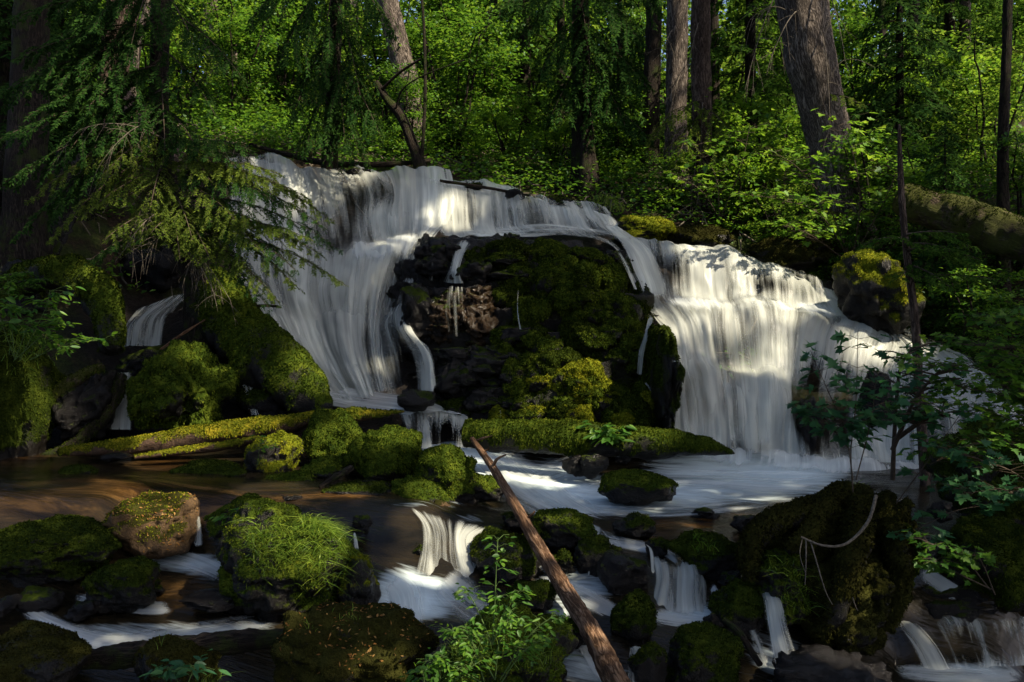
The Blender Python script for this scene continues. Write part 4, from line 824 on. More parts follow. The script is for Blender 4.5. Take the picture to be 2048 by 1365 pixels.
# ---------------------------------------------------------------- logs
def log_thing(name, pts, rad, label, cat='log', bark='barkmoss', mat='green', amount=.6, n=70, rough=.28, fr=1.0, seed=3, L=.03, seg=40, ell=1.0, caps=True):
    pts = np.array([P(*p) for p in pts]); root = empty(name, pts[0], label, cat)
    rad = np.asarray(rad, float)
    V, Fq, uv = tube(pts, rad, seg, rough, seed, n, ell=ell)
    mb = MB().add(V, Fq)
    if caps:
        for ring, fl in ((np.arange(seg), 1), (np.arange(seg)+len(V)-seg, 0)):
            c = V[ring].mean(0); ax = (V[:seg].mean(0)-V[seg:2*seg].mean(0)) if fl else (V[-seg:].mean(0)-V[-2*seg:-seg].mean(0)); ax = ax/np.linalg.norm(ax)
            inner = c+(V[ring]-c)*.55+ax*rad.mean()*.22*(1+.6*fbm(V[ring], 9, 2, seed))[:, None]
            k = mb.n; mb.add(np.concatenate([inner, c[None]+ax*rad.mean()*.15]), np.zeros((0, 4), int)); uv = np.concatenate([uv, inner[:, :2]*0+.3, [[0.3, .3]]])
            j = np.arange(seg); j2 = (j+1) % seg
            f = np.stack([ring[j], k+j, k+j2, ring[j2]], -1); mb.F.append(f); mb.F.append(np.stack([k+j, k+seg+0*j, k+j2], -1))
    m, N = moss_mask(V, Fq, seed, amount)
    mm = np.concatenate([m, np.zeros(mb.n-len(V))])
    o = mb.build('trunk', M[bark], root, uv=uv, attrs={'moss': mm})
    if mat:
        ff = fronds(V, Fq, m, 9000*fr*(7.5/pts[0][1])**1.7, L*.62*(pts[0][1]/7.5)**.8, np.random.default_rng(seed), droop=.8, maxn=26000)
        if ff: MB().add(*ff).build('moss', M['moss_'+mat], root, smooth=False)
    return root
M['moss_bright'] = frond_mat('golden_moss_fronds', (.02,.032,.003), (.09,.105,.007), (.30,.25,.018))  # yellow moss, brightened to paint in the sun on the log
M['moss_log'] = moss_mat('mossy_log', (.02,.028,.003), (.08,.085,.007), (.26,.20,.016), rock=(.055,.030,.016), wet=.5)  # body under that moss, its yellow likewise brightened for sunlight
lg = log_thing('fallen_log', [(118,905,10.2),(250,893,10.4),(420,870,10.6),(560,850,10.8),(650,834,11.0)], [.06,.13,.16,.14,.09], 'long rotting log thick with golden moss lying across the left pool', bark='moss_log', mat='bright', amount=.62, fr=1.6, seed=5, ell=.8)
log_thing('fallen_log', [(270,915,10.0),(340,905,10.1),(440,893,10.2),(520,876,10.3)], [.03,.06,.07,.04], 'thin splintered slab of rotten wood along the underside of the golden mossy log', bark='moss_log', mat='gold', amount=.5, fr=1.0, seed=8, ell=.7)
log_thing('fallen_log', [(620,848,10.7),(700,832,10.9),(760,828,11.0),(806,824,11.1)], [.10,.09,.05,.015], 'short mossy log whose pointed tip reaches over the little cascade', bark='moss_log', mat='green', amount=.8, fr=1.5, seed=9)
log_thing('fallen_log', [(930,868,11.3),(1030,872,11.2),(1150,878,11.1),(1300,888,11.1),(1400,892,11.1),(1462,905,11.1)], [.20,.22,.23,.20,.14,.03], 'mossy log across the foot of the outcrop with its tip over the pool', bark='rock_green', mat='green', amount=.8, fr=1.8, seed=12, ell=.9)
log_thing('leaning_log', [(405,560,13.3),(440,620,13.0),(520,710,12.5),(600,780,12.0),(650,815,11.7)], [.28,.40,.42,.36,.12], 'thick leaning log coated in moss left of the left waterfall', bark='rock_green', mat='green', amount=.66, fr=1.4, seed=14, rough=.42)
log_thing('bare_log', [(478,598,13.4),(540,680,12.9),(600,750,12.4),(650,812,12.0)], [.06,.10,.10,.08], 'thin dark wet log lying along the edge of the left waterfall', bark='barkdark', mat=None, seed=15)
log_thing('fallen_log', [(1805,398,14.6),(1880,425,14.2),(1970,455,13.8),(2110,505,13.2)], [.27,.30,.31,.32], 'big fallen trunk with scaly bark sloping down to the right edge', bark='barkmoss', mat='dark', amount=.42, fr=.7, seed=16)
log_thing('sunken_log', [(150,1322,5.9),(280,1308,5.95),(420,1290,6.05),(570,1275,6.15)], [.06,.08,.085,.06], 'dark wet log lying low along the bottom left channel', bark='barkdark', mat=None, amount=.0, fr=.4, seed=17)
log_thing('mossy_branch', [(80,920,11.0),(160,880,11.3),(225,810,11.6),(245,752,11.9)], [.05,.07,.08,.06], 'dark mossy branch propped against the narrow white chute', bark='barkdark', mat='dark', amount=.8, seed=18, n=40, seg=20)
log_thing('mossy_branch', [(60,850,11.2),(110,790,11.4),(165,752,11.6),(205,735,11.8)], [.06,.08,.08,.05], 'bright mossy branch over the wet speckled rock', bark='barkmoss', mat='green', amount=.8, seed=19, n=40, seg=20)
log_thing('mossy_root', [(40,560,13.0),(120,545,12.8),(190,580,12.5),(215,640,12.2),(222,700,12.0)], [.2,.26,.27,.22,.16], 'thick curved mossy root arching over the left bank', bark='rock_green', mat='dark', amount=.7, seed=20, fr=1.2)
log_thing('fallen_pole', [(880,362,17.0),(950,372,17.0),(1030,386,17.0),(1060,392,17.0)], [.03,.03,.025,.02], 'thin dark pole lying along the brink of the upper fall', bark='barkdark', mat=None, seed=22, n=20, seg=10)
log_thing('fallen_pole', [(500,290,18.4),(640,325,18.0),(760,330,18.0),(860,322,18.2)], [.04,.06,.06,.04], 'dark debris pole stretched behind the brink of the left waterfall', bark='barkdark', mat=None, seed=23, n=24, seg=10)
# the slanting stick
ST = log_thing('bare_stick', [(944,878,9.4),(985,935,8.8),(1030,1010,8.2),(1075,1090,7.6),(1130,1180,6.9),(1180,1260,6.2),(1215,1330,5.6),(1250,1400,5.1)], [.028,.040,.048,.058,.066,.072,.075,.078], 'long peeled reddish stick slanting down across the stream', 'stick', 'stick', None, n=120, rough=.16, seed=24, seg=20)
for pts, r in (([(985,935,8.8),(995,918,8.7),(1012,910,8.6)], .018), ([(948,884,9.4),(968,876,9.3),(985,872,9.3)], .014), ([(962,905,9.1),(975,900,9.05),(977,895,9.0)], .01), ([(1050,1040,7.95),(1065,1028,7.9),(1070,1022,7.9)], .012)):
    mb = MB(); tube_into(mb, np.array([P(*p) for p in pts]), [r, r*.8, r*.4], 8, .2, 3, 10); mb.build('branch_stub', M['stick'], ST, uv=np.concatenate(mb.UV))
wk = log_thing('driftwood', [(478,618,12.9),(520,612,12.85),(556,613,12.8)], [.02,.022,.018], 'black snag poking out over the left waterfall', 'branch', 'barkdark', None, n=16, seg=10, seed=26)
log_thing('driftwood', [(640,975,8.9),(670,955,9.0),(705,935,9.1)], [.02,.03,.035], 'grey broken branch stuck in the moss heap at the waterline', 'branch', 'barkdark', None, n=16, seg=10, seed=27)
log_thing('driftwood', [(1448,1240,6.4),(1480,1268,6.25),(1520,1330,6.0)], [.02,.025,.02], 'dark wet branch wedged across the lower right chutes', 'branch', 'barkdark', None, n=16, seg=10, seed=28)
log_thing('driftwood', [(320,700,12.4),(370,665,12.5),(410,640,12.6)], [.015,.02,.012], 'thin orange-brown branch lying over the small side waterfall', 'branch', 'stick', None, n=16, seg=10, seed=29)

# ---------------------------------------------------------------- the mossy stump on the right
SP = empty('tree_stump', P(1660, 1290, 6.9), 'huge shaded root stump bearded with brown-green moss and seedlings on top', 'stump')
for i, (bx, d, mt, a) in enumerate([((1492,1010,1700,1150),7.1,'brown',.85),((1560,1085,1800,1310),6.9,'brown',.75),((1650,975,1832,1150),7.2,'brown',.85),((1500,1090,1620,1250),6.8,'green',.6),((1740,1010,1850,1200),7.1,'dark',.7),((1560,1005,1660,1070),7.0,'brown',.9)]):
    rock('root_mass', bx, d, None, mt, a, parent=SP, seed=500+i, water=False, sink=.0, depth=.9, am=(.24,.16,.06), fr=1.3, sub=6, L=.026, rockmat='rock_'+mt)
for i, (pts, r) in enumerate([([(1690,985,7.1),(1640,1020,6.85),(1610,1075,6.65),(1575,1100,6.6)],(.10,.09,.07,.04)),([(1720,990,7.1),(1715,1080,6.6),(1690,1180,6.45),(1640,1270,6.5)],(.1,.1,.09,.06)),([(1760,1000,7.1),(1790,1090,6.8),(1800,1180,6.7),(1770,1260,6.7)],(.1,.09,.08,.05)),([(1660,1010,7.0),(1560,1040,6.75),(1505,1085,6.7),(1500,1160,6.7)],(.1,.1,.09,.05))]):
    V, Fq, uv = tube(np.array([P(*p) for p in pts]), r, 24, .35, 600+i, 50); m, N = moss_mask(V, Fq, 610+i, .8)
    o = MB().add(V, Fq).build('root', M['rock_brown'], SP, uv=uv, attrs={'moss': m}); ff = fronds(V, Fq, m, 6500, .026, rng)
    k = MB().add(*ff).build('moss', M['moss_brown'], o, smooth=False)
tw = empty('dead_branch', P(1690, 1088, 6.3), 'pale bare branch hooked over the front of the mossy stump', 'branch')
for nm, pts, r in (('limb', [(1752,992,6.55),(1738,1040,6.4),(1710,1075,6.35),(1680,1092,6.3),(1640,1090,6.3),(1602,1074,6.35)], .014), ('twig', [(1612,1078,6.35),(1612,1130,6.3),(1610,1170,6.3)], .006), ('twig', [(1620,1080,6.35),(1632,1120,6.3),(1650,1180,6.3),(1665,1210,6.3)], .006), ('twig', [(1605,1076,6.35),(1600,1110,6.3),(1612,1150,6.3)], .004), ('twig', [(1705,1195,6.3),(1712,1215,6.3),(1716,1222,6.3)], .004)):
    mb = MB(); tube_into(mb, np.array([P(*p) for p in pts]), np.linspace(1, .5, len(pts))*r, 7, .15, 3, 24); mb.build(nm, M['deadtwig'], tw)
# ---------------------------------------------------------------- trees and shrubs
def orient_up(V, Fq):  # keeps tubes facing out
    return Fq
def trunk_thing(pts, rad, label, bark='bark', name='tree', cat='tree', n=60, seg=36, rough=.12, seed=1, group=None, foot=True):
    pts = np.array([P(*p) for p in pts]); e = pts[-1]; gz = float(zg(e[0], e[1])); rad = list(rad)
    if foot:
        pts = np.concatenate([pts, [(e[0]+.02, e[1], min(gz, e[2])-.35)]]); rad.append(rad[-1]*1.35)
    root = empty(name, (e[0], e[1], min(gz, e[2])), label, cat, group)
    V, Fq, uv = tube(pts, rad, seg, rough, seed, n)
    MB().add(V, Fq).build('trunk', M[bark], root, uv=uv)
    return root
def add_boughs(root, specs, rg, name='bough', mat='hem', **k):
    """specs: (u0, v0, d0, u1, v1, d1, width)"""
    for s in specs:
        ml, mw = MB(), MB(); kk = dict(k)
        bough(ml, mw, P(*s[:3]), P(*s[3:6]), rg, width=s[6], **kk)
        w = mw.build(name, M['twig'], root); ml.build('needles', M[mat], w, smooth=False)
def dead_spray(root, starts, rg, mat='deadtwig', name='dead_branch', r=.012):
    """bare pale drooping branch with curling side twigs"""
    for (u0, v0, d0, u1, v1, d1, nt, ln) in starts:
        a, b = P(u0, v0, d0), P(u1, v1, d1); L = np.linalg.norm(b-a); mb = MB(); t = np.linspace(0, 1, 10)[:, None]
        c = (1-t)**2*a+2*(1-t)*t*((a+b)/2+UP*L*.25+np.array([0, -.1, 0])*L)+t*t*b; tube_into(mb, c, np.linspace(r, r*.35, 10), 6)
        for q in range(nt):
            i = rg.integers(2, 10); p = c[i]; dd = nrm(rg.normal(0, .7, 3)+nrm(b-a)*.6+np.array([0, 0, -.5])); l = ln*rg.uniform(.4, 1.1)
            s = np.linspace(0, 1, 6)[:, None]; cc = p+dd*l*s+np.array([0, 0, -1])*l*.5*s*s+rg.normal(0, .02, 3)*s; tube_into(mb, cc, np.linspace(r*.4, r*.15, 6), 4)
            for z in range(2):
                p2 = cc[rg.integers(2, 5)]; d2 = nrm(dd+rg.normal(0, .7, 3)); tube_into(mb, p2+d2*l*.4*s+np.array([0, 0, -1])*l*.15*s*s, np.linspace(r*.22, r*.1, 6), 3)
        mb.build(name, M[mat], root)

# trunks one can tell apart, top to foot in the picture
T = {}
def TT(key, *a, **k): T[key] = trunk_thing(*a, **k); return T[key]
TT('lean', [(1555,-260,17.2),(1598,-20,17.1),(1622,120,17.0),(1650,250,17.0),(1672,360,16.9),(1695,470,16.8)], [.42,.46,.45,.43,.43,.52], 'thick sunlit fir trunk leaning left above the right-hand fall', 'barkgrey', seed=31, seg=48, n=90)
TT('twin', [(1396,-200,18.6),(1401,-20,18.5),(1402,120,18.5),(1404,250,18.4),(1408,380,18.3),(1415,470,18.2)], [.19,.20,.20,.21,.22,.26], 'reddish sunlit trunk hung with dead branches left of the leaning fir', 'bark', seed=32)
TT('grey', [(1352,-200,20.2),(1355,-20,20.2),(1354,120,20.1),(1352,250,20),(1352,360,20)], [.23,.24,.24,.25,.30], 'straight grey trunk just left of the reddish trunk with dead branches', 'barkgrey', seed=33)
TT('d1', [(1310,-200,21.5),(1309,-20,21.5),(1304,160,21.5),(1300,350,21.5)], [.19,.19,.2,.23], 'dark straight trunk left of the straight grey trunk', 'barkdark', seed=34)
TT('d2', [(1158,-200,19.6),(1160,-20,19.5),(1163,180,19.5),(1166,280,19.3),(1168,390,19.2)], [.18,.19,.21,.25,.30], 'dark thick-footed trunk behind the upper middle fall', 'barkdark', seed=35)
TT('d3', [(1425,-100,23),(1428,100,23),(1430,330,23)], [.12,.13,.15], 'slim dark trunk half hidden right of the reddish trunk', 'barkdark', seed=36)
TT('far1', [(752,-200,21.7),(772,-20,21.5),(793,80,21.4),(815,170,21.3),(832,330,21.2)], [.25,.26,.27,.28,.30], 'sunlit pale trunk leaning among the maple leaves behind the left waterfall', 'barkgrey', seed=37)
TT('left', [(270,-200,17.2),(248,-20,17),(235,90,17),(215,230,17),(205,340,17)], [.30,.29,.28,.27,.30], 'big sunlit trunk at upper left leaning right above the dark branches', 'bark', seed=38)
TT('l2', [(310,-120,20),(296,10,20),(276,90,20),(262,250,20)], [.09,.085,.08,.08], 'thin pale trunk next to the big sunlit trunk at upper left', 'barkgrey', seed=39)
TT('l0', [(70,-200,14.2),(66,-20,14.2),(60,150,14.2),(50,400,14.0)], [.27,.27,.28,.32], 'very dark massive trunk at the upper left corner', 'barkdark', seed=40)
TT('f2', [(420,-120,26),(422,60,26),(425,260,26)], [.2,.2,.22], 'shaded far trunk between the upper left trunks and the hanging branches', 'barkgrey', seed=41)
TT('f3', [(531,-120,28),(532,60,28),(530,280,28)], [.15,.16,.18], 'straight pale far trunk behind the hanging hemlock branches', 'barkgrey', seed=42)
TT('f4', [(469,-100,30),(468,110,30),(466,270,30)], [.11,.12,.14], 'very slim far trunk with a sunlit patch at upper left', 'barkgrey', seed=43)
TT('r1', [(2022,-150,15),(2016,0,15),(2012,140,15),(2006,300,15)], [.075,.075,.08,.09], 'thin black trunk near the upper right corner', 'barkdark', seed=44)
TT('r2', [(1827,-150,24),(1828,60,24),(1820,300,24)], [.13,.14,.16], 'dark far trunk among the bright leaves at upper right', 'barkdark', seed=45)
TT('r3', [(1762,-100,26),(1766,150,26),(1765,280,26)], [.10,.11,.13], 'slim far trunk right of the leaning fir', 'barkdark', seed=46)
TT('r4', [(1928,-150,27),(1930,70,27),(1925,290,27)], [.17,.17,.2], 'sun-flecked far trunk under the pale lime leaves at upper right', 'barkgrey', seed=47)
TT('m1', [(1120,-150,26),(1122,60,26),(1122,330,26)], [.12,.12,.15], 'slim dark far trunk left of the thick-footed trunk', 'barkdark', seed=48)
TT('m2', [(985,-150,27),(990,100,27),(1002,340,27)], [.12,.12,.14], 'slender dark trunk in the middle of the far forest', 'barkdark', seed=49)
TT('m3', [(690,-100,29),(705,40,29),(715,280,29)], [.2,.2,.22], 'pale sun-flecked far trunk left of the leaning pale trunk', 'barkgrey', seed=50)
TT('stub', [(1172,255,18.9),(1176,300,18.8),(1180,385,18.6)], [.10,.16,.26], 'broken dark stump standing before the thick-footed trunk', 'barkdark', name='tree_stump', cat='stump', seed=51)
TT('log2', [(235,190,16.2),(300,255,15.8),(350,320,15.4),(400,430,14.8),(440,540,14.2),(452,575,13.9)], [.22,.21,.2,.19,.18,.14], 'dark reddish trunk leaning down through the hemlock branches at left', 'bark', name='leaning_tree', seed=52, foot=False)
BM = TT('bent', [(752,165,18.3),(775,200,18.2),(803,235,18.1),(826,290,18),(842,345,17.9)], [.06,.085,.10,.11,.14], 'dark bent maple trunk with a broken top above the left waterfall', 'barkdark', seed=53, n=40, seg=20)
for pts, r in (([(765,178,18.2),(800,145,18),(842,118,17.8)], .035), ([(790,225,18.1),(805,180,17.8),(850,150,17.6),(930,120,17.4)], .02), ([(842,345,17.9),(850,200,17.8),(848,60,17.8),(840,-40,17.8)], .04)):
    mb = MB(); tube_into(mb, np.array([P(*p) for p in pts]), np.linspace(r, r*.6, len(pts)), 10, .15, 5, 24); mb.build('limb', M['barkdark'], BM, uv=np.concatenate(mb.UV))
rg = np.random.default_rng(11)
dead_spray(T['twin'], [(1405,200,18.3,1395,420,17.6,12,.5),(1410,260,18.2,1440,450,17.4,14,.6),(1395,300,18.2,1380,430,17.6,12,.5),(1408,330,18.1,1470,470,17.3,14,.5),(1408,340,18.1,1385,465,17.5,14,.5),(1400,40,18.4,1370,170,18,8,.5)], rg)
dead_spray(T['lean'], [(1570,20,16.8,1500,40,16.4,10,.5),(1600,20,16.8,1545,110,16.3,10,.5),(1640,60,16.6,1660,260,16.2,10,.5),(1560,-20,16.9,1490,180,16.2,10,.6),(1690,400,16.3,1720,440,15.9,12,.4),(1640,-40,16.6,1690,120,16.2,10,.5)], rg)
dead_spray(T['grey'], [(1360,150,19.9,1330,290,19.5,10,.5),(1345,60,19.9,1320,130,19.6,8,.4)], rg)
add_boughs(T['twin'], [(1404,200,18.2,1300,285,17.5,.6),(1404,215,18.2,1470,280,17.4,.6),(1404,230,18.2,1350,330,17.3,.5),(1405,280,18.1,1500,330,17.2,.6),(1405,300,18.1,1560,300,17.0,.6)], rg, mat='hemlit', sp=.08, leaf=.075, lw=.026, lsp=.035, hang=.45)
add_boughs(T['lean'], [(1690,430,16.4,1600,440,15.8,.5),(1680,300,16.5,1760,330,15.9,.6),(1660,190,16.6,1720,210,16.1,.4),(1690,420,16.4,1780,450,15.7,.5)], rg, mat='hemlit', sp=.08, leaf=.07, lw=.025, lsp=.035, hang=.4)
# ---- the hemlock whose boughs hang over the left falls
HL = trunk_thing([(330,-260,13.6),(322,0,13.4),(318,200,13.2),(330,330,13.0),(360,480,12.9),(395,580,13.0)], [.13,.14,.14,.14,.15,.2], 'dark hemlock whose boughs hang over the left waterfall', 'barkdark', name='hemlock_tree', seed=60)
rg = np.random.default_rng(12)
bs = [(330,340,12.8,170,430,12.0,.42),(330,350,12.8,250,500,11.8,.45),(340,380,12.6,385,480,11.6,.42),(345,370,12.6,470,440,11.6,.50),(340,330,12.8,520,380,11.8,.45),(350,400,12.6,440,600,11.7,.4),(355,430,12.7,560,470,11.5,.55),(360,440,12.7,640,510,11.4,.5),(360,450,12.7,600,580,11.4,.5),(345,350,12.7,620,400,11.6,.5),
      (365,470,12.7,510,560,11.6,.45),(345,330,12.8,660,440,11.5,.45),(330,300,12.9,100,480,12,.42),(325,260,12.9,60,400,12,.5),(330,260,12.9,200,360,12,.5),(330,280,12.9,420,360,11.9,.5),(368,480,12.7,690,570,11.2,.32),(360,420,12.7,520,500,11.4,.5),(330,320,12.8,300,420,11.7,.45),(350,420,12.6,420,520,11.5,.45),(340,400,12.6,360,520,11.6,.4),(355,440,12.6,300,470,11.6,.4),(360,470,12.7,560,610,11.3,.4),(350,350,12.7,560,350,11.7,.5),(365,470,12.7,620,480,11.3,.5),(330,420,12.7,210,480,11.8,.4)]
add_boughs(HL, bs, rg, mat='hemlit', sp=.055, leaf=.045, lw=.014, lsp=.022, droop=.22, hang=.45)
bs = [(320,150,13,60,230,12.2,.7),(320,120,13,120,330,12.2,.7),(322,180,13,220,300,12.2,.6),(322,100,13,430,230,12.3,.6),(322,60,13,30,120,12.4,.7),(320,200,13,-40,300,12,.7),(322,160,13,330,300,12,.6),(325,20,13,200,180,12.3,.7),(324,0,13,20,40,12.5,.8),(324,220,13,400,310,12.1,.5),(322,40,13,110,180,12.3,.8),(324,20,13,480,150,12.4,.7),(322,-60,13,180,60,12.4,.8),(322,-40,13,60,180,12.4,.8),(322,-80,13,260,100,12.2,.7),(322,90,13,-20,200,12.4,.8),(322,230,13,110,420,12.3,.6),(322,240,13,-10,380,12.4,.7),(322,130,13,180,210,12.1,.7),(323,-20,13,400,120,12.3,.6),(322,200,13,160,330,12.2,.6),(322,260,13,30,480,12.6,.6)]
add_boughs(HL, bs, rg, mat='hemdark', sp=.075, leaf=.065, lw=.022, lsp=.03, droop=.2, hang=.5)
add_boughs(HL, [(355,430,12.7,590,540,11.3,.5),(350,400,12.7,680,500,11.3,.45),(340,350,12.7,640,450,11.4,.5),(360,470,12.7,540,620,11.5,.4),(345,360,12.7,560,410,11.5,.55),(330,300,12.8,500,300,11.9,.6),(330,280,12.8,470,330,11.8,.5),(355,450,12.7,180,520,11.9,.4)], rg, mat='hemdark', sp=.055, leaf=.045, lw=.014, lsp=.022, droop=.2, hang=.5)
dead_spray(HL, [(330,280,12.6,160,260,12,14,.4),(340,420,12.4,250,500,11.8,14,.4),(350,460,12.4,290,520,11.9,10,.4),(360,500,12.4,460,600,11.6,18,.35),(360,500,12.4,430,590,11.6,14,.35),(330,240,12.6,200,330,12,12,.4)], rg, r=.009)
# ---- hemlocks further back with hanging curtains of foliage
HM = trunk_thing([(668,-260,17.6),(672,0,17.5),(668,140,17.5),(660,330,17.6)], [.12,.12,.13,.16], 'dark hemlock with long hanging curtains of foliage behind the left waterfall', 'barkdark', name='hemlock_tree', seed=61)
bs = [(670,-60,17.4,560,120,16.6,.9),(670,-40,17.4,640,150,16.5,.9),(672,0,17.4,720,190,16.5,.9),(670,60,17.4,590,220,16.6,.9),(670,90,17.4,690,290,16.5,.8),(672,120,17.4,760,270,16.6,.8),(670,150,17.4,610,300,16.6,.8),(668,180,17.4,720,320,16.5,.7),(670,-100,17.4,500,40,16.6,.9),(672,-80,17.4,780,60,16.7,.9),(670,200,17.4,650,320,16.6,.6)]
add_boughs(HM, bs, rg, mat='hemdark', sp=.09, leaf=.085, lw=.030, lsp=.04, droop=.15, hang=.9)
H2 = T['d2']
bs = [(1163,-60,19.4,1060,60,18.7,1.1),(1163,-20,19.4,1280,80,18.6,1.2),(1163,30,19.4,1080,150,18.7,1.1),(1163,60,19.4,1290,170,18.6,1.1),(1163,100,19.4,1250,250,18.6,1.0),(1163,130,19.4,1100,240,18.7,.9),(1163,160,19.4,1190,280,18.5,.9),(1163,10,19.4,1180,140,18.4,1.1),(1163,-80,19.4,1000,20,18.9,1.0),(1163,180,19.4,1300,280,18.7,.6),(1163,-90,19.4,1320,0,18.8,1.1)]
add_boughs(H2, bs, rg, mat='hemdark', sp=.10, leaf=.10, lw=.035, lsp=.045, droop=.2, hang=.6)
# ---- small hemlock sapling in front of the right bank
SPL = trunk_thing([(1798,250,11.6),(1803,390,11.4),(1815,520,11.2),(1830,640,11.0),(1838,780,10.8),(1850,960,10.6)], [.02,.04,.045,.05,.055,.06], 'thin grey sapling trunk standing in front of the right-hand fall', 'bark', name='sapling', seed=62, seg=20)
add_boughs(SPL, [(1812,480,11.2,1725,492,10.7,.35),(1812,490,11.2,1900,500,10.6,.45),(1814,500,11.2,1960,520,10.7,.5),(1815,530,11.2,1900,575,10.6,.45),(1818,560,11.2,1990,560,10.8,.45),(1812,470,11.2,1930,470,10.9,.4),(1816,545,11.2,1800,560,10.7,.25)], rg, mat='hem', sp=.055, leaf=.05, lw=.018, lsp=.024, droop=.1, hang=.25)

# ---------------------------------------------------------------- background shrub and conifer kinds
def broad_mesh(seed, h=3.6, spread=1.9, stems=5, layers=46, per=90, leaf=.085, shape='dia', lw=.075):
    rg = np.random.default_rng(seed); ml, mw = MB(), MB()
    for k in range(stems):
        a = rg.uniform(0, 6.28); top = np.array([math.cos(a)*spread*rg.uniform(.2, .8), math.sin(a)*spread*rg.uniform(.2, .8), h*rg.uniform(.7, 1)]); t = np.linspace(0, 1, 9)[:, None]
        c = np.array([rg.normal(0, .1), rg.normal(0, .1), -.3])*(1-t)+top*t*np.array([1, 1, 1])+np.array([0, 0, .5])*np.sin(t*3.14)+rg.normal(0, .05, (9, 3))
        tube_into(mw, c, np.linspace(.04, .012, 9), 6)
        for q in range(layers//stems):
            s = rg.uniform(.12, 1); p = c[int(s*8)]; b = rg.uniform(0, 6.28); l = rg.uniform(.3, 1.0)*(spread*.6)*(1.15-.5*s)
            e = p+np.array([math.cos(b)*l, math.sin(b)*l, rg.uniform(-.15, .35)])
            tube_into(mw, np.stack([p, (p+e)/2+UP*.08, e]), [.012, .008, .004], 4)
            n = int(per*rg.uniform(.6, 1.3)); f = rg.uniform(.15, 1.1, n)[:, None]
            pos = p+(e-p)*f+rg.normal(0, 1, (n, 3))*np.array([.24, .24, .05])*(.4+.8*f)
            d = nrm(nrm(e-p)*.8+rg.normal(0, .7, (n, 3))*np.array([1, 1, .4])+np.array([0, 0, -.25])); N = nrm(UP+rg.normal(0, .27, (n, 3)))
            leaves(ml, pos, d, N, leaf*rg.uniform(.45, 1.4, n), lw*rg.uniform(.6, 1.3, n), shape)
    return ml, mw
def conifer_mesh(seed, h=13., rad=2.2, low=1.0, n=70, leaf=.17, lw=.06, sp=.16, lsp=.08, hang=.5):
    rg = np.random.default_rng(seed); ml, mw = MB(), MB()
    tube_into(mw, [(0, 0, -.5), (.03, 0, h*.5), (0, 0, h)], [.20*h/13, .13*h/13, .02], 10)
    for k in range(n):
        z = low+(h-low)*(k/n)**.9; a = k*2.4+rg.normal(0, .3); l = rad*(1-(z/h)**1.4)*rg.uniform(.7, 1.1)+.25
        p = np.array([0, 0, z]); e = p+np.array([math.cos(a)*l, math.sin(a)*l, -l*rg.uniform(.15, .5)])
        bough(ml, None, p, e, rg, width=l*.42+.12, droop=.25, sp=sp, leaf=leaf, lw=lw, lsp=lsp, hang=hang)
        tube_into(mw, np.stack([p, (p+e)/2+UP*l*.08, e]), [.02, .013, .005], 4)
    return ml, mw
def kind_thing(name, meshes, mat, bark, label, cat, group):
    ml, mw = meshes; root = empty(name, (0, 0, 0), label, cat, group)
    uv = np.concatenate(mw.UV)
    mw.build('trunk' if 'tree' in name else 'stems', M[bark], root, uv=uv); ml.build('crown' if 'tree' in name else 'foliage', M[mat], root, smooth=False)
    return root
KIND = {}
for i in range(4): KIND['m%d' % i] = kind_thing('maple_shrub', broad_mesh(70+i, h=[3.6, 2.6, 4.6, 3.2][i], spread=[1.9, 1.6, 2.2, 2.3][i], layers=[58, 46, 70, 58][i], leaf=[.10, .115, .125, .10][i], lw=[.085, .10, .105, .085][i], per=[80, 75, 75, 85][i]), ['maple', 'lime', 'maple', 'far'][i], 'barkdark', '', 'shrub', 'maple shrubs in the forest behind the falls')
for i in range(2): KIND['c%d' % i] = kind_thing('conifer_tree', conifer_mesh(80+i, h=[13, 9][i], rad=[2.4, 1.9][i], low=[1.2, .5][i]), ['hem', 'hemdark'][i], 'barkdark', '', 'tree', 'young conifers in the forest behind the falls')
used = set()
def plant(kind, u, d, scale, rot, label, dz=0., group=None):
    o = KIND[kind] if kind not in used else copy_tree(KIND[kind]); used.add(kind)
    x = (u-CU)/F0*d; z = float(zgr(x, d))
    o.location = (x, d, z+dz); o.rotation_euler = (0, 0, rot); o.scale = (scale,)*3; o['label'] = label
    if group: o['group'] = group
    return o
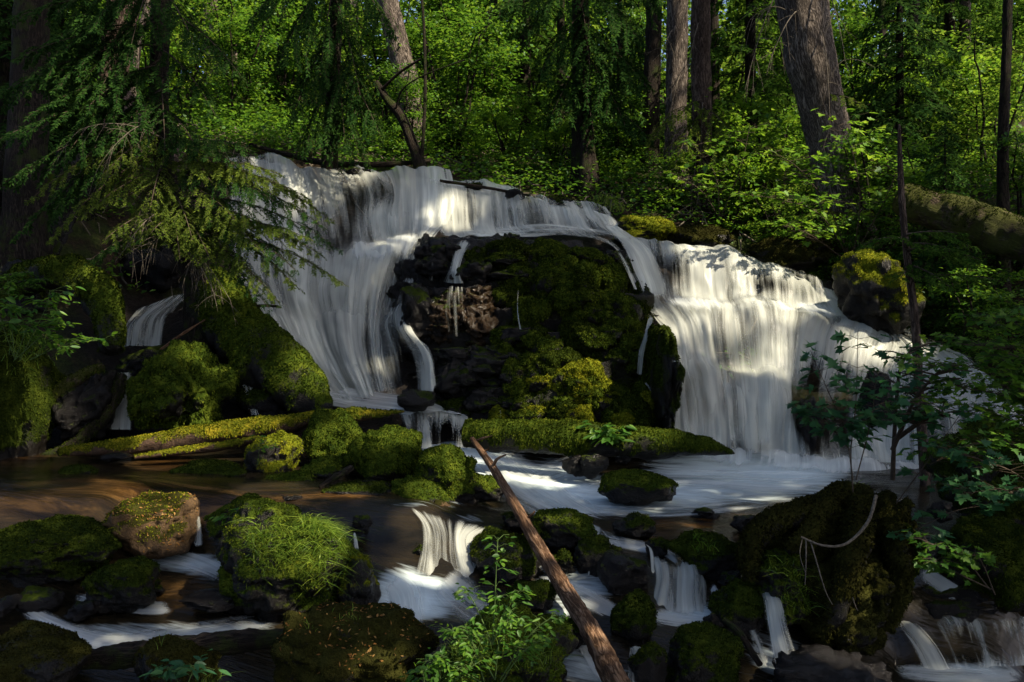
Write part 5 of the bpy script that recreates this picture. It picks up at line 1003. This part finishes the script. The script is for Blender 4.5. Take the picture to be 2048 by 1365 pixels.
PL = [
 ('m0', 805, 20.3, .60, 5.2, 'leafy shrub hiding the foot of the sunlit leaning pale trunk'),
 ('m2', 1240, 20.6, .55, 1.3, 'layered maple shrub beside the thick-footed trunk above the upper fall'),
 ('m3', 1580, 16.4, .50, 2.2, 'sprawling lit shrub at the foot of the leaning fir over the mossy shelf'),
 ('m0', 1660, 15.9, .45, 4.2, 'leafy shrub right at the foot of the leaning fir'),
 ('m0', 1960, 13.6, .6, 1.2, 'dark leafy shrub below the big fallen trunk at the right'),
 ('m2', 2060, 12.6, .5, 3.2, 'dark shrub at the right edge under the big fallen trunk'),
 ('c1', 1890, 14.4, .45, 2.2, 'small shaded conifer under the big fallen trunk'),
 ('m0', 900, 21.5, 1.0, 0.3, 'dense maple shrub overhanging the brink between the two tiers of leaves'),
 ('m2', 960, 23.5, 1.0, 1.9, 'tall maple shrub filling the middle of the forest left of the thick-footed trunk'),
 ('m1', 1020, 20.2, .62, 2.2, 'low bright lime shrub right behind the brink of the upper middle fall'),
 ('m1', 1110, 20.4, .5, 4.1, 'small lime shrub at the foot of the thick-footed trunk'),
 ('m0', 790, 22.5, .95, 4.0, 'maple shrub tangled around the bent dark trunk'),
 ('m3', 720, 23.0, 1.0, 1.0, 'pale leafy shrub behind the hemlock with hanging curtains'),
 ('m2', 560, 24.0, .95, 2.9, 'tall maple behind the brink at the left end of the falls'),
 ('m0', 470, 22.0, .9, 5.0, 'leafy shrub left of the straight pale far trunk'),
 ('m3', 380, 23.5, 1.0, .5, 'sun-speckled shrub between the upper left trunks'),
 ('m1', 300, 22.0, .9, 1.4, 'lime shrub under the thin pale trunk at upper left'),
 ('m0', 140, 19.0, .9, 3.7, 'shaded leafy shrub beside the massive dark trunk'),
 ('m2', 130, 25.0, 1.0, .9, 'tall shrub showing bright between the two big upper left trunks'),
 ('m1', 1255, 24.0, .8, 2.6, 'yellow-green shrub seen between the dark straight trunk and the thick-footed trunk'),
 ('m0', 1230, 27.0, 1.1, 5.5, 'maple shrub deep in the gap left of the dark straight trunk'),
 ('m3', 1460, 24.5, 1.0, 3.1, 'pale shrub in the gap between the reddish trunk and the leaning fir'),
 ('m1', 1530, 18.2, .85, .7, 'bright lime shrub left of the foot of the leaning fir'),
 ('m1', 1350, 18.0, .42, 3.4, 'small bright shrub at the foot of the straight grey trunk'),
 ('m1', 1470, 17.2, .55, 5.2, 'sunlit low shrub just behind the top of the right-hand fall'),
 ('m0', 1580, 22.5, .9, 2.0, 'maple shrub half hidden behind the leaning fir'),
 ('m2', 1730, 23.0, .95, 4.4, 'tall maple shrub right of the leaning fir'),
 ('m0', 1760, 16.0, .8, 1.1, 'dark green maple shrub spreading over the right bank beside the leaning fir'),
 ('m0', 1860, 15.4, .7, 2.7, 'maple shrub above the big fallen trunk'),
 ('m3', 1850, 22.5, 1.0, .2, 'bright shrub behind the big fallen trunk'),
 ('m1', 1950, 21.0, .95, 2.4, 'lime shrub under the upper right corner'),
 ('m2', 2010, 25.0, 1.05, 5.9, 'tall shrub at the upper right corner behind the thin black trunk'),
 ('m0', 2040, 15.5, .7, 4.7, 'shaded shrub at the right edge above the big fallen trunk'),
 ('m2', 1640, 28.0, 1.2, 3.9, 'tall maple lit deep in the forest behind the leaning fir'),
 ('m2', 850, 28.0, 1.2, .4, 'tall maple lit deep in the forest right of the leaning pale trunk'),
 ('m3', 640, 28.5, 1.3, 2.2, 'pale maple deep in the forest left of the leaning pale trunk'),
 ('m2', 1060, 29.0, 1.2, 2.5, 'tall maple deep in the forest between the slim dark far trunks'),
 ('m3', 1380, 29.5, 1.3, 1.2, 'pale maple seen deep between the dark straight and reddish trunks'),
 ('m3', 240, 29.0, 1.3, 3.3, 'pale maple deep in the forest at the left of the big sunlit trunk'),
 ('c0', 1500, 21.5, .8, .5, 'dark conifer filling the space left of the leaning fir'),
 ('c1', 1800, 18.8, .75, 1.5, 'young conifer with flat green tiers right of the leaning fir'),
 ('c0', 1900, 27.0, 1.0, 2.1, 'tall conifer far behind the young flat-tiered conifer'),
 ('m3', 1985, 18.6, .9, 3.2, 'pale leafy shrub beside the thin black trunk near the right edge'),
 ('m1', 1885, 20.5, 1.0, 1.2, 'bright lime shrub between the young conifer and the thin black trunk'),
 ('m1', 1480, 17.9, .6, 4.4, 'bright lime sprays beneath the dead branches of the reddish trunk'),
 ('m1', 1625, 16.0, .42, .3, 'low lime shrub in front of the foot of the leaning fir'),
 ('c1', 1240, 22.5, .75, 4.4, 'shaded young conifer left of the dark straight trunk'),
 ('c0', 1050, 25.5, .95, 5.3, 'conifer standing among the maples in the middle of the forest'),
 ('c0', 560, 26.5, 1.0, 1.7, 'conifer far behind the straight pale far trunk'),
 ('c1', 120, 17.6, .85, 2.8, 'dark conifer behind the massive trunk at upper left'),
 ('c0', 350, 28.0, 1.0, 3.8, 'tall conifer in the gap right of the big sunlit trunk'),
 ('c1', 10, 16.0, .8, .9, 'dark young conifer at the left edge'),
]
for p in PL: plant(*p)
# low growth and litter of the forest floor: nobody could count it
rg = np.random.default_rng(44); ml = MB(); n = 0
gxx = rg.uniform(-11, 11, 9000); gyy = rg.uniform(14, 30, 9000); dm = np.full(9000, 9.)
gp = np.stack([gxx, gyy, zgr(gxx, gyy)], -1)
for a in range(0, 9000, 3000): dm[a:a+3000] = np.sqrt(((gp[a:a+3000, None]-fx[None])**2).sum(-1)).min(1)
kp = (dm > .75) & (fbm(gp*np.array([1, 1, 0]), .5, 3, 5) > -.12); gp = gp[kp]
m = 11; cl = np.repeat(gp, m, 0); h = np.repeat(rg.uniform(.15, .75, len(gp))*(gp[:, 1] > 16.5), m)
pos = cl+rg.normal(0, 1, cl.shape)*np.array([.28, .28, .05])+UP*(h*rg.uniform(.2, 1, len(cl)))[:, None]
leaves(ml, pos, rg.normal(0, 1, cl.shape)*np.array([1, 1, .3]), UP+rg.normal(0, .35, cl.shape), rg.uniform(.06, .14, len(cl)), rg.uniform(.05, .10, len(cl)), 'dia')
o = ml.build('undergrowth', M['maple'], smooth=False); tag(o, 'low leafy undergrowth scattered over the forest floor behind the falls', 'undergrowth', kind='stuff')
mw = MB()
for k in range(1500):
    x, y = rg.uniform(-10, 10), rg.uniform(14, 26); p = np.array([x, y, float(0)]); a = rg.uniform(0, 6.28); l = rg.uniform(.15, .9)
    q = np.array([[x, y, 0], [x+math.cos(a)*l*.5, y+math.sin(a)*l*.5, 0], [x+math.cos(a)*l, y+math.sin(a)*l, 0]]); q[:, 2] = zgr(q[:, 0], q[:, 1])+rg.uniform(.02, .18, 3)
    if np.sqrt(((q[1]-fx)**2).sum(-1)).min() < .6: continue
    tube_into(mw, q, rg.uniform(.006, .02), 4)
o = mw.build('litter', M['deadtwig']); tag(o, 'fallen twigs littering the forest floor behind the falls', 'litter', kind='stuff')
# the far wood: one mass of leaves nobody could count
ml = MB(); rg = np.random.default_rng(99)
for k in range(210):
    d = rg.uniform(31, 58); x = rg.uniform(-.68, .68)*d; z0 = float(zgr(x, d)); h = rg.uniform(4, 16); n = 900
    c = np.array([x, d, z0]); t = rg.uniform(0, 1, n)**.8; r = rg.uniform(.8, 2.4)*(1-t*.75)
    a = rg.uniform(0, 6.28, n); pos = c+np.stack([np.cos(a)*r*rg.uniform(.2, 1, n)**.5, np.sin(a)*r, t*h+.2+.5*np.sin(a*3+t*17)], -1)
    leaves(ml, pos, rg.normal(0, 1, (n, 3))+np.array([0, 0, -.4]), UP+rg.normal(0, .6, (n, 3)), rg.uniform(.15, .42, n), rg.uniform(.10, .24, n), 'dia')
o = ml.build('woodland', M['far'], smooth=False); tag(o, 'distant mass of bright and dark woodland leaves', 'woodland', kind='stuff')

# ---------------------------------------------------------------- near plants
def seedling(name, stems, label, leafmat='maple', leaf=.10, shape='maple', nl=9, seed=1, spread=.22, cat='seedling', stemmat='twig', r=.006, lw=.095):
    rg = np.random.default_rng(seed); root = empty(name, P(*stems[0][0]), label, cat); mw, ml = MB(), MB()
    for st in stems:
        c = catmull(np.array([P(*p) for p in st]), 24); tube_into(mw, c, np.linspace(r, r*.35, 24), 6)
        for q in range(nl):
            s = .32+.68*(q+.6)/nl; p = c[min(23, int(s*23))]
            for sg in (1, -1):
                a = rg.uniform(0, 6.28); d = np.array([math.cos(a)*1.3, math.sin(a)*.9, rg.uniform(-.05, .45)]); l = spread*rg.uniform(.35, 1.1); e = p+nrm(d)*l
                tube_into(mw, np.stack([p, (p+e)/2+UP*.015, e]), [r*.35, r*.25, r*.2], 4)
                m = rg.integers(2, 5); f = rg.uniform(.5, 1.05, m)[:, None]
                pos = p+(e-p)*f+rg.normal(0, .015, (m, 3)); dd = nrm(nrm(e-p)+rg.normal(0, .6, (m, 3))*np.array([1, 1, .3])+np.array([0, 0, -.3]))
                leaves(ml, pos, dd, UP+rg.normal(0, .3, (m, 3))+np.array([0, -.25, 0]), leaf*rg.uniform(.55, 1.2, m), lw*rg.uniform(.7, 1.1, m), shape, .15, .2)
    mw.build('stem', M[stemmat], root); ml.build('leaves', M[leafmat], root, smooth=False)
    return root
seedling('maple_sapling', [[(1706,985,6.9),(1702,900,6.85),(1712,800,6.8),(1716,660,6.75)],[(1706,960,6.9),(1690,860,6.8),(1655,780,6.7),(1620,700,6.6)],[(1712,960,6.9),(1740,850,6.8),(1752,760,6.7)],[(1700,900,6.85),(1660,850,6.8),(1630,810,6.75)]], 'small dark-leaved maple sapling rising from the mossy stump', 'mapleblue', seed=3, leaf=.085, lw=.085, nl=11)
seedling('maple_sapling', [[(1785,960,7.3),(1790,850,7.2),(1800,740,7.1),(1830,690,7.0)],[(1785,900,7.2),(1830,800,7.0),(1880,740,6.8)],[(1790,880,7.2),(1850,840,6.9),(1900,830,6.7)]], 'maple sapling with a dark mossy stem right of the small dark-leaved sapling', 'mapleblue', seed=4, nl=12, spread=.28, r=.022, leaf=.075, lw=.075)
seedling('vine_maple', [[(2200,1000,7.6),(2090,820,7.2),(1960,740,6.9),(1850,735,6.7)],[(2200,1000,7.6),(2080,760,7.1),(2000,700,6.8),(1930,690,6.7)],[(2200,980,7.6),(2060,860,7.1),(1950,830,6.9),(1800,800,6.7)],[(2220,950,7.6),(2100,700,7.0),(2030,650,6.8),(1985,640,6.7)],[(2200,1000,7.6),(2060,900,7.0),(1940,890,6.8),(1860,930,6.7)],[(2240,940,7.5),(2120,760,7.0),(2060,730,6.8)],[(2240,940,7.5),(2130,820,7.1),(2000,790,6.9),(1900,770,6.8)],[(2240,900,7.5),(2150,780,7.1),(2030,860,6.8)]], 'broad vine maple thicket reaching in from the right edge', 'maple', seed=5, nl=30, spread=.36, leaf=.068, lw=.068)
seedling('vine_maple', [[(2180,1080,7.0),(2050,960,6.7),(1960,920,6.5),(1880,900,6.4)],[(2180,1080,7.0),(2060,1000,6.7),(1990,980,6.5),(1930,990,6.4)]], 'low vine maple branches in front of the mossy slab at the right edge', 'mapleblue', seed=6, nl=20, spread=.3, leaf=.065, lw=.065)
seedling('vine_maple', [[(1700,520,15.6),(1660,420,15.3),(1600,340,15.0),(1540,300,14.8)],[(1700,520,15.6),(1640,430,15.2),(1560,400,14.9),(1490,390,14.8)],[(1705,520,15.6),(1720,400,15.2),(1700,290,15.0),(1660,230,15.0)],[(1705,520,15.6),(1770,400,15.1),(1800,320,15.0)],[(1690,520,15.6),(1620,470,15.0),(1560,450,14.9)]], 'bright vine maple spreading its branches before the leaning fir', 'lime', seed=21, nl=16, spread=.55, leaf=.13, lw=.12, r=.012)
seedling('vine_maple', [[(1440,440,17.0),(1430,350,16.8),(1380,280,16.7)],[(1440,440,17.0),(1480,340,16.7),(1500,250,16.6)],[(1440,440,17.0),(1400,380,16.7),(1330,340,16.6)]], 'bright vine maple before the reddish trunk with dead branches', 'lime', seed=22, nl=12, spread=.5, leaf=.13, lw=.12, r=.012)
seedling('bare_shrub', [[(1790,1010,7.0),(1850,930,6.8),(1920,830,6.6)],[(1830,1060,6.8),(1920,1020,6.6),(2020,1010,6.5)],[(1810,1060,6.7),(1860,1090,6.6)]], 'sparse twiggy shrub leaning right from the mossy stump', 'mapleblue', seed=7, nl=4, spread=.2, leaf=.07, cat='shrub')
seedling('leafy_spray', [[(1980,1180,6.3),(1920,1110,6.2),(1850,1085,6.2)],[(1990,1190,6.3),(1960,1120,6.2),(1930,1110,6.2)],[(1985,1180,6.3),(1900,1140,6.2),(1870,1120,6.2)]], 'small spray of bright leaves low over the mossy slab at right', 'maple', seed=8, nl=10, spread=.15, leaf=.055, lw=.055, cat='plant')
seedling('leafy_plant', [[(985,1290,5.2),(990,1200,5.15),(993,1120,5.1),(996,1075,5.1)],[(985,1290,5.2),(1010,1220,5.15),(1040,1180,5.1)],[(985,1290,5.2),(950,1210,5.15),(930,1180,5.1)]], 'tall leafy plant with whorled leaves left of the slanting stick', 'maple', seed=9, nl=7, spread=.11, leaf=.06, shape='oval', lw=.024, cat='plant', stemmat='stem', r=.005)
seedling('leafy_plant', [[(990,1360,5.0),(940,1280,4.95),(890,1260,4.9)],[(990,1360,5.0),(1000,1270,4.9),(1020,1230,4.9)],[(1000,1360,5.0),(1060,1270,4.95),(1110,1230,4.95)],[(970,1370,5.0),(900,1330,4.9),(860,1330,4.9)],[(970,1370,5.0),(950,1300,4.9),(930,1250,4.9)],[(1000,1370,5.0),(1040,1310,4.9),(1080,1280,4.9)]], 'clump of low compound-leaved plants at the bottom edge', 'maple', seed=10, nl=11, spread=.11, leaf=.046, shape='oval', lw=.020, cat='plant', stemmat='stem', r=.004)
seedling('leafy_plant', [[(870,1420,4.9),(880,1350,4.85),(860,1310,4.85)],[(870,1420,4.9),(920,1350,4.85),(950,1330,4.85)],[(860,1420,4.9),(850,1370,4.8),(845,1340,4.8)]], 'bright round-leaved plant at the bottom edge beside the brown boulder', 'maple', seed=11, nl=7, spread=.10, leaf=.05, shape='oval', lw=.028, cat='plant', stemmat='stem', r=.004)
seedling('leafy_plant', [[(365,1400,5.2),(350,1350,5.15),(335,1335,5.15)],[(365,1400,5.2),(385,1345,5.15),(400,1335,5.15)]], 'dark leafy rosette at the bottom edge before the brown mossy rock', 'mapleblue', seed=12, nl=5, spread=.12, leaf=.085, shape='oval', lw=.036, cat='plant', stemmat='stem', r=.004)
seedling('broadleaf_plant', [[(1215,905,11.0),(1205,870,10.9),(1195,850,10.85)],[(1215,905,11.0),(1230,870,10.9),(1245,855,10.85)],[(1215,905,11.0),(1212,880,10.8),(1220,875,10.75)]], 'broad-leaved plant hanging from the mossy middle log', 'maple', seed=13, nl=6, spread=.18, leaf=.16, shape='oval', lw=.075, cat='plant', stemmat='stem', r=.006)
seedling('seedling', [[(515,930,9.5),(520,890,9.4),(522,875,9.4)],[(515,930,9.5),(530,900,9.4),(540,892,9.4)]], 'tiny green seedling on the rounded moss-grown boulder', 'lime', seed=14, nl=3, spread=.08, leaf=.06, shape='oval', lw=.03, stemmat='stem', r=.004)
seedling('leafy_plant', [[(500,1060,7.3),(490,1030,7.25),(520,1000,7.2)],[(500,1060,7.3),(470,1040,7.25),(450,1030,7.25)],[(500,1060,7.3),(510,1030,7.25)]], 'leafy plant behind the grassy boulder', 'maple', seed=15, nl=6, spread=.11, leaf=.08, shape='oval', lw=.03, cat='plant', stemmat='stem', r=.004)
seedling('leafy_plant', [[(30,720,10.2),(20,620,10.1),(15,560,10.0)],[(30,720,10.2),(60,640,10.1),(75,600,10.0)],[(30,720,10.2),(100,660,10.0),(140,650,9.9)],[(60,720,10.2),(130,690,10.0),(210,680,9.9)],[(30,720,10.2),(0,640,10.0),(-20,600,10)],[(40,720,10.2),(90,620,10.0),(100,580,10)]], 'leafy plants growing over the shaded left bank', 'maple', seed=16, nl=9, spread=.26, leaf=.12, shape='oval', lw=.05, cat='plant', stemmat='stem', r=.006)
add_boughs(empty('hemlock_seedling', P(20, 600, 10.6), 'small hemlock seedling at the left edge above the leafy plants', 'seedling'), [(-30,600,10.8,95,560,10.2,.3),(-30,580,10.8,60,545,10.3,.3),(-30,640,10.8,130,700,10.2,.3)], rg, mat='hem', sp=.05, leaf=.05, lw=.018, lsp=.024, hang=.3, droop=.1)
RKV = np.concatenate([q[0] for q in ROCKV])
def gtuft(label, spots, L, Wd, seed, lean=None, name='grass_tuft', mat='grass', cat='grass', bend=.6):
    rg = np.random.default_rng(seed); R = []
    for (u, v, d, su, sv, n) in spots:
        if d < 8:
            a, b = PX(RKV); k = np.where((np.abs(a-u) < 2*su) & (np.abs(b-v) < 2*sv))[0]
            if len(k):
                k = k[RKV[k, 1] < np.percentile(RKV[k, 1], 3)+.45]; w = np.exp(-((a[k]-u)/su)**2/2-((b[k]-v)/sv)**2/2)
                R.append(RKV[rg.choice(k, n, p=w/w.sum())]+rg.normal(0, .006, (n, 3))); continue
        R.append(P(u+rg.normal(0, su, n), v+rg.normal(0, sv, n), d+rg.normal(0, .05, n)))
    mb = MB(); grass(mb, np.concatenate(R), L, Wd, rg, lean, bend); o = mb.build(name, M[mat], smooth=False); return tag(o, label, cat, kind='stuff')
gtuft('long bright grass spilling over the right side of the grassy boulder', [(655,1040,6.62,26,18,330),(635,1090,6.5,32,26,280),(650,1140,6.45,30,24,160),(560,1130,6.4,40,30,70)], .22, .0036, 1, (.25,-.35,-.1), bend=1.1)
gtuft('pale grass on the left face of the grassy boulder', [(530,1070,6.6,20,20,110),(545,1110,6.5,25,25,120)], .22, .0036, 2, (.1,-.4,0), bend=1.0)
gtuft('grass hanging down the front of the mossy stump', [(1590,1160,6.45,40,30,160),(1570,1190,6.45,30,30,90)],   .20, .0036, 3, (-.1,-.3,-.2), bend=.9)
gtuft('short grass sprouting on top of the mossy stump', [(1665,985,7.0,30,6,120),(1700,975,7.0,20,6,60)], .09, .0024, 4)
gtuft('grass among the leafy plants at the bottom edge', [(960,1320,4.95,60,40,260),(1050,1330,4.95,40,30,120),(1000,1230,5.3,30,20,40)], .20, .0022, 5, bend=.9)
gtuft('grass tuft at the bottom edge near the brown mossy rock', [(455,1372,5.2,35,10,150)], .15, .0022, 6)
gtuft('pale sprigs of grass on the broad boulder near the stump', [(1393,1075,7.35,5,4,12),(1410,1100,7.3,16,10,40)], .11, .0028, 7, mat='lime')
gtuft('sprig of grass on the dark sunken log', [(315,1290,5.9,6,5,14)], .13, .002, 8, bend=.3)
gtuft('grass on the moss-covered brown boulder', [(690,1235,5.6,14,8,40),(620,1255,5.6,8,6,20)], .06, .002, 9)
gtuft('grass on the shaded left bank under the leafy plants', [(60,700,10.3,26,20,180)], .28, .005, 10, bend=.9)
gtuft('grass sprig in the gap of the moss heap', [(665,905,9.4,8,8,20)], .16, .003, 11)
gtuft('short grass on the forest floor above the moss ledge', [(1200,405,17.3,20,8,120),(1235,420,16.8,12,6,60)], .22, .006, 12)
# ---------------------------------------------------------------- unseen firs added to shade the clearing, crowns left open where sun should land
SUN = nrm(np.array([.60, -.36, .74]))
HOLES = [(1590,340,15,.55),(1700,300,15.1,.4),(1520,400,14.9,.35),(1400,330,16.7,.35),(1870,425,14.2,.3),(1960,452,13.8,.28),(1500,250,18,.8),(1620,380,16,.5),(1850,120,21,1.6),(1950,150,20,1.2),(1750,180,22,1.2),(500,150,23,1.5),(640,180,23,1.2),(1000,200,23,1.2),(1300,200,24,1.0),(790,100,21.4,.6),(1560,1000,0,.1),(150,1010,0,.2),(340,965,0,.12),(690,985,0,.12),(1560,400,16.4,.6),(1450,420,17,.45),(1680,440,16,.3),(800,490,15.6,.40),(560,395,16.8,.30),(640,350,17.1,.32),(700,352,17.2,.25),(905,430,16.7,.30),(480,330,17.3,.25),
 (1480,570,15,.40),(1410,580,14.9,.32),(1590,575,15,.34),(1625,605,14.6,.28),(1450,640,13.8,.45),(1380,640,13.8,.32),(1540,720,13,.22),(1790,700,13.7,.28),(1730,690,13.5,.22),(1540,640,13.8,.25),
 (880,620,13.2,.22),(955,600,13.4,.25),(1130,765,12.7,.36),(1170,800,12.5,.34),(1225,830,12.4,.25),(1110,880,11.1,.28),(1220,880,11.1,.2),(1080,830,12.4,.18),(1160,575,13.7,.2),(1290,880,11.1,.15),
 (420,865,10.7,.34),(330,888,10.5,.25),(490,870,10.6,.2),(430,810,11.2,.22),(600,765,12,.28),(430,590,13,.2),
 (40,908,0,0.41),(60,1000,0,0.41),(270,965,0,0.31),(320,930,0,0.26),(420,1010,0,0.22),(560,985,0,0.21),
 (330,1010,7.9,.26),(380,992,7.9,.14),(640,1040,6.8,.24),(600,1012,6.9,.15),(640,1120,6.5,.15),(480,1090,6.9,.14),
 (1080,945,10.8,.32),(930,900,11.6,.28),(1010,930,11,.2),(1085,1110,7.5,.14),(1130,1190,6.9,.13),(1040,1020,8,.12),(1190,1290,6,.15),
 (870,1090,7.9,.22),(840,1030,8.3,.14),(800,1185,7.6,.2),(980,1260,5.1,.13),(1010,1100,5.1,.12),(900,1330,4.9,.10),(470,1372,5.2,.12),
 (450,400,11.8,.36),(340,460,12,.25),(510,570,11.5,.28),(240,440,12,.2),(420,440,11.8,.3),(120,230,12.3,.35),(250,280,12.3,.25),
 (1290,450,16.3,.32),(1510,480,16.6,.45),(1480,380,17.3,.55),(1540,330,17.3,.5),(1500,300,17.3,.4),(1700,560,13.8,.2),(1730,590,13.7,.16),
 (1640,150,17,.8),(1620,50,17,.8),(1660,260,17,.4),(1405,100,18.5,.5),(1400,20,18.5,.5),(1400,170,18.5,.35),(1355,200,20,.5),(240,80,17,.6),(245,0,17,.6),(680,880,10,.25),(760,900,9.8,.2),(560,890,9.8,.18),(870,950,9.3,.15),(980,980,9.3,.12),(700,830,10.6,.2),
 (1030,370,20,.6),(1100,380,20.2,.4),(350,400,13,.2),(1830,560,11,.12)]
HOLES = [h if h[2] else (h[0], h[1], float(W(h[0], h[1])[1]), h[3]) for h in HOLES]
Hp = np.array([P(*h[:3]) for h in HOLES]); Hr = np.array([h[3]*(1.15 if 12 < h[2] < 16.9 else 1.0) for h in HOLES])
rg = np.random.default_rng(5); n = 170000
tx = rg.uniform(-11.5, 12.5, n); ty = rg.uniform(3.5, 31.0, n); Lf = rg.uniform(.16, .36, n); tz = zgr(tx, np.minimum(ty, 40))
hi = (ty > 11.3) & (ty < 18.2); tt = np.where(hi, rg.uniform(27, 40, n), rg.uniform(12, 22, n)); Lf = np.where(hi, Lf*1.45, Lf); pos = np.stack([tx, ty, np.minimum(tz, 6)], -1)+SUN*tt[:, None]
ok = np.ones(n, bool); uu, vv = PX(pos); ok &= ~((pos[:, 1] > .3) & (np.abs(uu-CU) < 1250) & (vv > -260))
for a in range(0, n, 5000):
    q = pos[a:a+5000, None]-Hp[None]; al = (q*SUN).sum(-1, keepdims=True); dd = np.linalg.norm(q-al*SUN, axis=-1)
    ok[a:a+5000] &= (dd > Hr*rg.uniform(.92, 1.2, dd.shape)+.42*Lf[a:a+5000, None]).all(1)  # leaves out crown foliage on the sun rays of the chosen lit spots
gap = fbm(np.stack([tx*1.1, ty*1.1, tx*0], -1), 1, 3, 77); ok &= ((gap < .40) | hi) & ~((ty > 18.2) & (gap > -.26))
pos = pos[ok]; Lf = Lf[ok]
CT = [(9.5,1.0),(12.5,6.5),(15.5,11.5),(6.0,-3.5),(16.5,4.0),(11.0,-4.0),(2.5,-7.0),(19.5,8.5),(22,1),(27,-2),(32,2),(26,-8),(34,-6),(19,-6)]
own = np.argmin(np.linalg.norm(pos[:, None, :2]-np.array(CT)[None]+rg.normal(0, .8, (len(pos), len(CT), 2)), axis=-1), 1)
LABC = ['tall fir standing off the right bank nearest the stream', 'tall fir standing off the right bank level with the pool', 'tall fir off the right bank beyond the big fallen trunk', 'tall fir just behind the viewpoint on the right', 'tall fir deeper in the wood off the right bank', 'tall fir behind the viewpoint at far right', 'tall fir straight behind the viewpoint', 'tall fir in the wood off the right bank', 'very tall fir far off to the right', 'very tall fir far off to the right behind the viewpoint', 'outermost very tall fir to the right', 'very tall fir behind the viewpoint deep in the wood', 'outermost very tall fir behind the viewpoint', 'very tall fir nearest behind the viewpoint at right']
for i, (x, y) in enumerate(CT):
    z0 = float(zgr(x, y))
    if (own == i).sum() < 50: continue
    root = empty('fir_tree', (x, y, z0), LABC[i], 'tree', 'tall firs around the clearing'); q = pos[own == i]; lq = Lf[own == i]
    mw = MB(); top = q[:, 2].max()+.5
    tube_into(mw, [(x, y, z0-.3), (x+.05, y, (z0+top)/2), (x, y, top)], [.34, .24, .05], 16, .1, i, 30)
    for k in rg.choice(len(q), 26, replace=False):
        e = q[k]; b = np.array([x, y, max(z0+2, e[2]-.6)]); tube_into(mw, np.stack([b, (b+e)/2+UP*.2, e]), [.05, .03, .012], 5)
    mw.build('trunk', M['bark'], root, uv=np.concatenate(mw.UV))
    ml = MB(); m = len(q);  dq = nrm(rg.normal(0, 1, (m, 3))*np.array([1, 1, .5])); leaves(ml, q-dq*lq[:, None]*.5, dq, SUN+rg.normal(0, .55, (m, 3)), lq, lq*rg.uniform(.42, .65, m), 'dia')
    ml.build('crown', M['hem'], root, smooth=False)
EXPO = 1.3
# ---------------------------------------------------------------- light, sky, camera
l = bpy.data.lights.new('sun', 'SUN'); l.energy = 5; l.angle = math.radians(.5); l.color = (1, .88, .68)
lo = bpy.data.objects.new('sun', l); COL.objects.link(lo); lo.rotation_euler = Vector(SUN).to_track_quat('Z', 'Y').to_euler()
w = bpy.data.worlds.new('World'); sc.world = w; w.use_nodes = True; nt = w.node_tree; nt.nodes.clear()
s_ = nt.nodes.new('ShaderNodeTexSky'); s_.sky_type = 'NISHITA'; s_.sun_disc = False
s_.air_density = .6; s_.dust_density = 2.5; s_.ozone_density = 1.0; s_.sun_elevation = math.asin(SUN[2]); s_.sun_rotation = math.atan2(SUN[0], SUN[1])
b_ = nt.nodes.new('ShaderNodeBackground'); b_.inputs['Strength'].default_value = .12; o_ = nt.nodes.new('ShaderNodeOutputWorld')
nt.links.new(s_.outputs[0], b_.inputs[0]); nt.links.new(b_.outputs[0], o_.inputs[0])
cd = bpy.data.cameras.new('camera'); cam = bpy.data.objects.new('camera', cd); COL.objects.link(cam)
cam.location = (0, 0, 0); cam.rotation_euler = (math.radians(90), 0, 0); cd.sensor_width = 36; cd.lens = 36*F0/2048; cd.clip_end = 600; cd.clip_start = .05
sc.camera = cam
sc.view_settings.view_transform = 'Standard'; sc.view_settings.look = 'None'; sc.view_settings.exposure = EXPO; sc.view_settings.gamma = 1
sc.cycles.max_bounces = 7; sc.cycles.diffuse_bounces = 3; sc.cycles.glossy_bounces = 2; sc.cycles.transmission_bounces = 4; sc.cycles.transparent_max_bounces = 10
sc.cycles.use_denoising = True; sc.cycles.sample_clamp_indirect = 4
